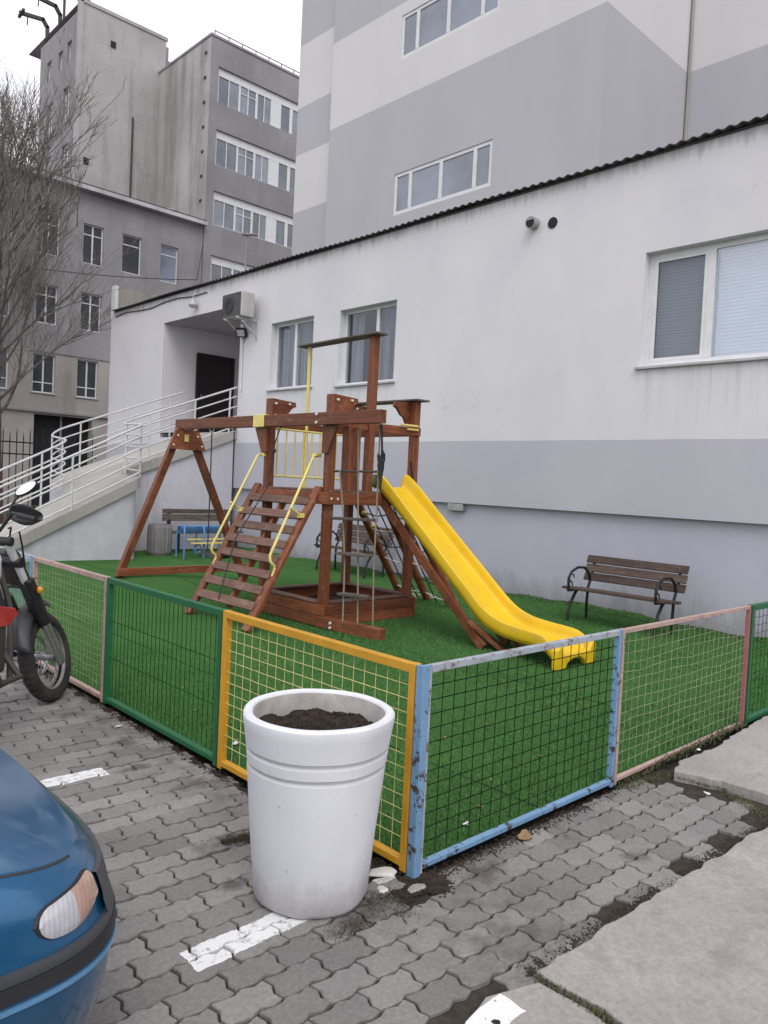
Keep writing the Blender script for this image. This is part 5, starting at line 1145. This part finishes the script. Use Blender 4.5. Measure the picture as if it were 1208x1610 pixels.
# ================================================================== motorcycle seen from behind its right side
MC = Vector((-.25, 3.22, 0)); mh = Vector((math.cos(R(45)), math.sin(R(45)), 0)); ml = Vector((-mh.y, mh.x, 0))
def B(f, s, z): return MC+mh*f+ml*(s+.22*z)+Vector((0, 0, z*.99))
moto = thing('motorcycle', 'dirty motorcycle with red panels leaning on its stand against the fence', 'motorcycle', tuple(MC))
def wheel(f0, rad, tr):
    n = 40; m_ = MB(); prof = []
    for k in range(13):
        a = -2.3+4.6*k/12; prof.append((rad-tr*.95+tr*.95*math.cos(a), tr*math.sin(a)*1.0))
    vs = []
    for r_, w_ in prof:
        for k in range(n*2):
            a = math.pi*k/n; rr = r_+(.006 if (k % 2 and r_ > rad-tr*.7) else 0); vs.append(B(f0+rr*math.cos(a), w_, rad+rr*math.sin(a)))
    N2 = n*2; m_.add(vs, [(i*N2+k, i*N2+(k+1) % N2, (i+1)*N2+(k+1) % N2, (i+1)*N2+k) for i in range(12) for k in range(N2)]); w_ = build(m_, 'wheel', 'tyre', moto, smooth=25, fixn=True)
    m_ = MB(); ri = rad-tr*1.62
    for off in (-.022, .022): m_.tube([B(f0+ri*math.cos(a), off, rad+ri*math.sin(a)) for a in [2*math.pi*k/40 for k in range(40)]], .014, 6, True)
    build(m_, 'rim', 'rim', w_, smooth=60)
    m_ = MB()
    for k in range(28):
        a = 2*math.pi*k/28; a2 = a+(.5 if k % 2 else -.5); m_.tube([B(f0+.035*math.cos(a2), (-.04 if k % 4 < 2 else .04), rad+.035*math.sin(a2)), B(f0+ri*math.cos(a), 0, rad+ri*math.sin(a))], .0022, 4)
    build(m_, 'spokes', 'rim', w_)
    m_ = MB(); m_.tube([B(f0, -.07, rad), B(f0, .07, rad)], .032, 12); build(m_, 'hub', 'silver', w_, smooth=40)
    return w_
wf = wheel(0, .305, .052); wheel(-1.34, .30, .06)
m_ = MB(); m_.tube([B(.13*math.cos(a), .055, .305+.13*math.sin(a)) for a in [k*.2618 for k in range(24)]], .012, 6, True); build(m_, 'brake_disc', 'steel', moto, smooth=60)
def mt(name, pts, r, mat, n=10): return build(MB().tube([B(*p) for p in pts], r, n), name, mat, moto, smooth=60)
for s in (-.095, .095):
    mt('fork_leg', [(.02, s, .26), (0, s, .32), (-.13, s, .60)], [.030, .034, .033], 'silver'); mt('fork_tube', [(-.12, s, .58), (-.40, s, 1.13)], .026, 'chrome')
    m_ = MB(); m_.tube([B(-.105, s, .56), B(-.20, s, .74)], [.042, .05], 10); build(m_, 'fork_guard', 'blackplastic', moto, smooth=60)
mt('triple_clamp', [(-.33, -.13, .99), (-.33, .13, .99)], .035, 'blackplastic'); mt('triple_clamp', [(-.40, -.13, 1.13), (-.40, .13, 1.13)], .03, 'blackplastic')
# front mudguard: curved sheet over the wheel, flared at the rear
m_ = MB()
def fend(u, v):
    a = lerp(R(72), R(166), v); w_ = (.058+.035*v*v); s = (u*2-1)*w_; r_ = .37-.03*abs(u*2-1)**2; return B(r_*math.cos(a)-.01, s, .305+r_*math.sin(a)-.02*abs(u*2-1)**2+.03)
m_.grid(8, 18, fend); build(m_, 'front_mudguard', 'greyplastic', moto, solid=.006, smooth=60, fixn=True)
m_ = MB(); m_.bar(B(-.15, -.085, .66), B(-.26, -.095, .88), .10, .07); build(m_, 'fork_shield', 'blackplastic', moto, bevel=.02)
m_ = MB(); m_.bar(B(-.17, 0, .82), B(-.26, 0, 1.06), .20, .08); build(m_, 'headlamp_mask', 'blackplastic', moto, bevel=.03)
m_ = MB(); m_.bar(B(-.13, 0, .88), B(-.17, 0, .98), .15, .05); build(m_, 'headlamp', 'lampclear', moto, bevel=.02)
for s in (-.16, .16): m_ = MB(); m_.lathe([(0, -.026), (.016, -.018), (.021, 0), (.016, .018), (0, .026)], B(-.22, s, .80), 10); build(m_, 'indicator', 'amber', moto, smooth=60); mt('indicator_stem', [(-.25, 0, .82), (-.22, s*.85, .80)], .009, 'blackplastic')
mt('handlebar', [(-.55, -.38, 1.29), (-.50, -.22, 1.32), (-.43, -.08, 1.20), (-.43, .08, 1.20), (-.50, .22, 1.32), (-.55, .38, 1.29)], .012, 'blackplastic')
for s in (-1, 1):
    mt('grip', [(-.545, s*.38, 1.29), (-.515, s*.26, 1.31)], .018, 'blackplastic'); mt('lever', [(-.48, s*.20, 1.31), (-.46, s*.27, 1.29), (-.49, s*.36, 1.27)], .006, 'silver')
    m_ = MB(); m_.grid(10, 5, lambda u, v: B(-.40+.03*math.cos(u*3.1)-.05*u-.03*(v*2-1)**2, s*(.15+.25*u), 1.31+(v*2-1)*(.058*math.sin(math.pi*(.18+.72*u))+.01))); build(m_, 'hand_guard', 'blackplastic', moto, solid=.008, smooth=60)
    mt('mirror_stem', [(-.50, s*.19, 1.31), (-.47, s*.21, 1.37), (-.46, s*.27, 1.44)], .007, 'blackplastic', 6)
    c = (-.46, s*.315, 1.475); m_ = MB(); N_ = 24
    def mr(k, rr, f): a = 2*math.pi*k/N_; u_, v_ = .072*rr*math.cos(a), .046*rr*math.sin(a); return B(c[0]+f*.9+v_*.45, c[1]+(u_*.9+v_*.3*s)-s*f*.1, c[2]+v_*.8+u_*.35*s+f*-.45)
    m_.add([mr(k, 1.12, -.006) for k in range(N_)]+[mr(k, 1.15, .008) for k in range(N_)]+[mr(k, .6, .035) for k in range(N_)], [tuple(range(N_))]+[(i*N_+k, i*N_+(k+1) % N_, (i+1)*N_+(k+1) % N_, (i+1)*N_+k) for i in range(2) for k in range(N_)]+[tuple(range(3*N_-1, 2*N_-1, -1))])
    mi = build(m_, 'mirror', 'blackplastic', moto, smooth=50)
    m_ = MB(); m_.add([mr(k, 1.0, -.009) for k in range(N_)], [tuple(range(N_))]); build(m_, 'mirror_glass', 'mirror', mi)
mt('brake_hose', [(-.46, -.22, 1.20), (-.38, -.18, 1.10), (-.30, -.13, .95), (-.12, -.12, .6), (-.02, -.09, .40)], .006, 'blackplastic', 6); mt('cable', [(-.47, -.16, 1.22), (-.36, -.12, 1.22), (-.30, -.05, 1.10), (-.36, 0, .95)], .006, 'blackplastic', 6)
def blob(name, c, sz, mat, bev=.04): m_ = MB(); q = Vector(sz); m_.bar(B(c[0]-sz[0], c[1], c[2]), B(c[0]+sz[0], c[1], c[2]), sz[1]*2, sz[2]*2); return build(m_, name, mat, moto, bevel=bev)
blob('fuel_tank', (-.72, 0, .98), (.20, .12, .10), 'skin_white', .05); blob('seat', (-1.12, 0, .93), (.34, .10, .045), 'blackplastic', .03); blob('engine', (-.84, 0, .52), (.16, .13, .15), 'darksteel', .03); blob('rear_mudguard', (-1.55, 0, .87), (.18, .08, .02), 'skin_white', .01)
for s in (-1, 1):
    poly = [B(f, s*.15, z) for f, z in ((-.55, .70), (-.58, .74), (-.84, .80), (-.88, .73), (-.80, .66), (-.70, .65))]; m_ = MB(); m_.ext(poly, ml*(s*.02)); build(m_, 'tank_shroud', 'redplastic', moto, bevel=.006)
    poly = [B(f, s*.13, z) for f, z in ((-.90, .86), (-1.30, .90), (-1.38, .84), (-1.0, .66))]; m_ = MB(); m_.ext(poly, ml*(s*.015)); build(m_, 'side_panel', 'skin_white', moto, bevel=.004)
m_ = MB(); m_.bar(B(-.46, 0, .66), B(-.50, 0, .86), .20, .05); build(m_, 'radiator', 'blackplastic', moto, bevel=.01)
mt('frame_tube', [(-.38, 0, 1.0), (-.46, .05, .7), (-.64, .08, .30), (-.90, .08, .30), (-1.0, .08, .62), (-.95, 0, .90)], .019, 'darksteel'); mt('frame_tube', [(-.38, 0, 1.0), (-.42, -.05, .7), (-.64, -.08, .30), (-.90, -.08, .30), (-1.0, -.08, .62), (-.95, 0, .90)], .019, 'darksteel')
for s in (-.09, .09): mt('swing_arm', [(-.92, s, .42), (-1.34, s, .30)], .024, 'silver')
mt('exhaust', [(-.70, -.10, .50), (-.68, -.17, .34), (-.92, -.18, .36), (-1.05, -.17, .62), (-1.45, -.17, .80)], [.02, .02, .022, .045, .045], 'darksteel'); mt('kick_stand', [(-.85, .10, .30), (-.80, .24, .015)], .012, 'blackplastic')

# ================================================================== weeds, dirt and litter
rd = random.Random(12)
def blades(n, fn, h0, h1, seed, w=.0022):
    rd = random.Random(seed); m_ = MB()
    for _ in range(n):
        x, y, z = fn(rd); h_ = rd.uniform(h0, h1); a = rd.uniform(0, 6.283); L_ = rd.uniform(.2, .9)*h_; dx, dy = math.cos(a), math.sin(a); sx, sy = -dy*w*rd.uniform(.6, 1.6), dx*w*rd.uniform(.6, 1.6)
        m_.add([(x-sx, y-sy, z), (x+sx, y+sy, z), (x+dx*L_*.4+sx*.7, y+dy*L_*.4+sy*.7, z+h_*.65), (x+dx*L_*.4-sx*.7, y+dy*L_*.4-sy*.7, z+h_*.65), (x+dx*L_, y+dy*L_, z+h_*.9)], [(0, 1, 2, 3), (3, 2, 4)])
    return m_
def along(pts, wid):
    P = [Vector(p) for p in pts]; ln = [(P[i+1]-P[i]).length for i in range(len(P)-1)]; T = sum(ln)
    def f(rd):
        s = rd.uniform(0, T); i = 0
        while i < len(ln)-1 and s > ln[i]: s -= ln[i]; i += 1
        p = P[i].lerp(P[i+1], s/ln[i]); return (p.x+rd.gauss(0, wid), p.y+rd.gauss(0, wid), p.z)
    return f
build(blades(1100, along([(1.55, -.05, .0), (1.9, -.10, .0), (2.0, -.13, .01), (2.02, -.42, 0), (1.85, -.70, 0)], .026), .004, .020, 1), 'weeds', 'weed', kind='stuff', fixn=False, label='low green weeds along the broken slab edge', cat='weeds')
build(blades(1500, along([(1.6, -.02, .0), (2.2, -.05, .045), (3.3, -.03, .045)], .022), .004, .022, 2), 'weeds', 'weed', kind='stuff', fixn=False, label='thin grass strip growing under the pink fence panel', cat='weeds')
build(blades(900, along([(-.15, -.70, 0), (-.15, -1.1, .0), (.1, -1.35, 0)], .014), .004, .018, 3), 'weeds', 'weed', kind='stuff', fixn=False, label='moss in the joint between the near concrete slabs', cat='weeds')
build(blades(2200, along([(-.40, -.12, 0), (-.22, -.02, 0), (-.12, -.08, 0), (-.30, -.20, 0), (-.52, -.10, 0)], .03), .002, .010, 4, .0013), 'dry_moss', 'moss', kind='stuff', fixn=False, label='dry moss and roots between pavers round the planter foot', cat='moss')
build(blades(1500, along([(-.16, -.66, 0), (.4, -.68, 0), (1.0, -.69, 0), (1.7, -.72, 0)], .016), .002, .010, 5, .0013), 'dry_moss', 'moss', kind='stuff', fixn=False, label='dry moss strip along the edge of the large concrete slab', cat='moss')
build(blades(2600, along([(-.52, .74, 0), (-.42, .71, 0), (-.30, .70, 0), (-.38, .68, 0)], .022), .002, .009, 6, .0012), 'dry_moss', 'moss', kind='stuff', fixn=False, label='dark dry moss patch on the pavers behind the planter', cat='moss')
build(clods(2600, along([(-.03, .05, 0), (-.06, .8, 0), (-.06, 1.6, 0), (-.05, 3.0, 0), (-.05, 4.5, 0)], .016), .002, .008, 21), 'soil_debris', 'soil', kind='stuff', fixn=False, label='dark soil and crumbs gathered along the foot of the left fence', cat='soil')
build(clods(3600, along([(-.18, -.10, 0), (-.06, -.04, 0), (.08, -.05, 0), (.02, -.14, 0), (-.12, .06, 0)], .026), .002, .007, 22), 'soil_debris', 'soil', kind='stuff', fixn=False, label='dark soil heaped round the blue corner post', cat='soil')
build(clods(1800, along([(.1, -.05, 0), (1.5, -.06, 0)], .02), .002, .007, 23), 'soil_debris', 'soil', kind='stuff', fixn=False, label='soil line under the blue fence panel', cat='soil')
build(clods(1600, along([(-.15, -.685, 0), (1.8, -.735, 0)], .014), .002, .009, 24), 'soil_debris', 'joint', kind='stuff', fixn=False, label='gritty dirt in the gap beside the large slab', cat='soil')
build(clods(1200, lambda r_: (lambda x, y: (x, y, turf_z(x, y)))(7.1+r_.gauss(0, .06), r_.uniform(1.2, 9)), .004, .018, 25), 'soil_debris', 'soil', kind='stuff', fixn=False, label='dirt and leaves caught where the turf meets the annex wall', cat='soil')
lm = MB(); rl = random.Random(31)
for _ in range(150):
    x, y = rl.uniform(.1, 6.8), rl.uniform(.1, 7.0); z = turf_z(x, y)+.016; q = rl.uniform(.008, .022); a = rl.uniform(0, 6.283); c_, s_ = math.cos(a)*q, math.sin(a)*q
    lm.add([(x-c_, y-s_, z), (x+s_*.45, y-c_*.45, z+.004), (x+c_, y+s_, z+.006), (x-s_*.45, y+c_*.45, z+.003)], [(0, 1, 2, 3)])
build(lm, 'leaf_litter', 'leafbrown', kind='stuff', fixn=False, label='scattered bits of dry brown leaf on the playground turf', cat='leaf litter')
def stone(label, c, s, mat, sq=.5, cat_='stone', seed=1, name='stone'):
    rd = random.Random(seed); m_ = MB(); n = 9; vs = []
    for i, (r_, z) in enumerate(((.75, 0), (1, .35), (.92, .8), (.6, 1))):
        for k in range(n): a = 2*math.pi*k/n; rr = s*r_*(1+.28*math.sin(a*2+seed)+.12*math.sin(a*3+seed*2)); vs.append((c[0]+rr*math.cos(a), c[1]+rr*math.sin(a)*.8, c[2]+s*sq*z))
    m_.add(vs, [(i*n+k, i*n+(k+1) % n, (i+1)*n+(k+1) % n, (i+1)*n+k) for i in range(3) for k in range(n)]+[tuple(range(3*n, 4*n))]); build(m_, name, mat, loc=c, label=label, cat=cat_, bevel=.004)
stone('pale stone at the foot of the yellow fence beside the planter', (-.085, .09, -.002), .055, 'stonewhite', .35, seed=3)
stone('small pale stone beside the planter base', (-.175, .0, -.002), .028, 'stonewhite', .4, seed=5); stone('flat grey stone sunk in the soil near the corner post', (-.06, -.075, -.004), .04, 'slab', .3, seed=8)
def leaf(label, c, s, mat, rz, cat_, name):
    m_ = MB(); n = 10; pts = []
    for k in range(n): a = 2*math.pi*k/n; r_ = s*(1+.22*math.sin(3*a+1)); x, y = r_*math.cos(a), .55*r_*math.sin(a); pts.append((c[0]+x*math.cos(rz)-y*math.sin(rz), c[1]+x*math.sin(rz)+y*math.cos(rz), c[2]+.006+.3*y*y/s+.08*abs(x)))
    m_.add(pts+[tuple(c)], [(k, (k+1) % n, n) for k in range(n)]); build(m_, name, mat, loc=tuple(c), label=label, cat=cat_, solid=.0015)
leaf('dry brown leaf lying under the blue fence panel', (.66, -.075, .0), .055, 'leafbrown', .5, 'leaf', 'leaf')
leaf('scrap of white paper in the weeds by the raised slab', (1.86, -.40, .012), .022, 'paper', 1.1, 'litter', 'paper_scrap'); leaf('scrap of white paper on the turf edge under the pink fence', (2.42, -.10, .05), .022, 'paper', .3, 'litter', 'paper_scrap')
leaf('white scrap on the turf inside the blue panel', (.52, .16, .012), .022, 'paper', .3, 'litter', 'paper_scrap'); leaf('white scrap caught behind the green fence panel', (.25, 1.72, .012), .03, 'paper', .8, 'litter', 'paper_scrap'); leaf('small white scrap on the pavers by the green fence', (-.15, 2.42, .004), .02, 'paper', .2, 'litter', 'paper_scrap')
stone('black clod lying on the white paint mark', (-.43, -.765, .003), .014, 'dark', .5, 'debris', 4, 'clod')
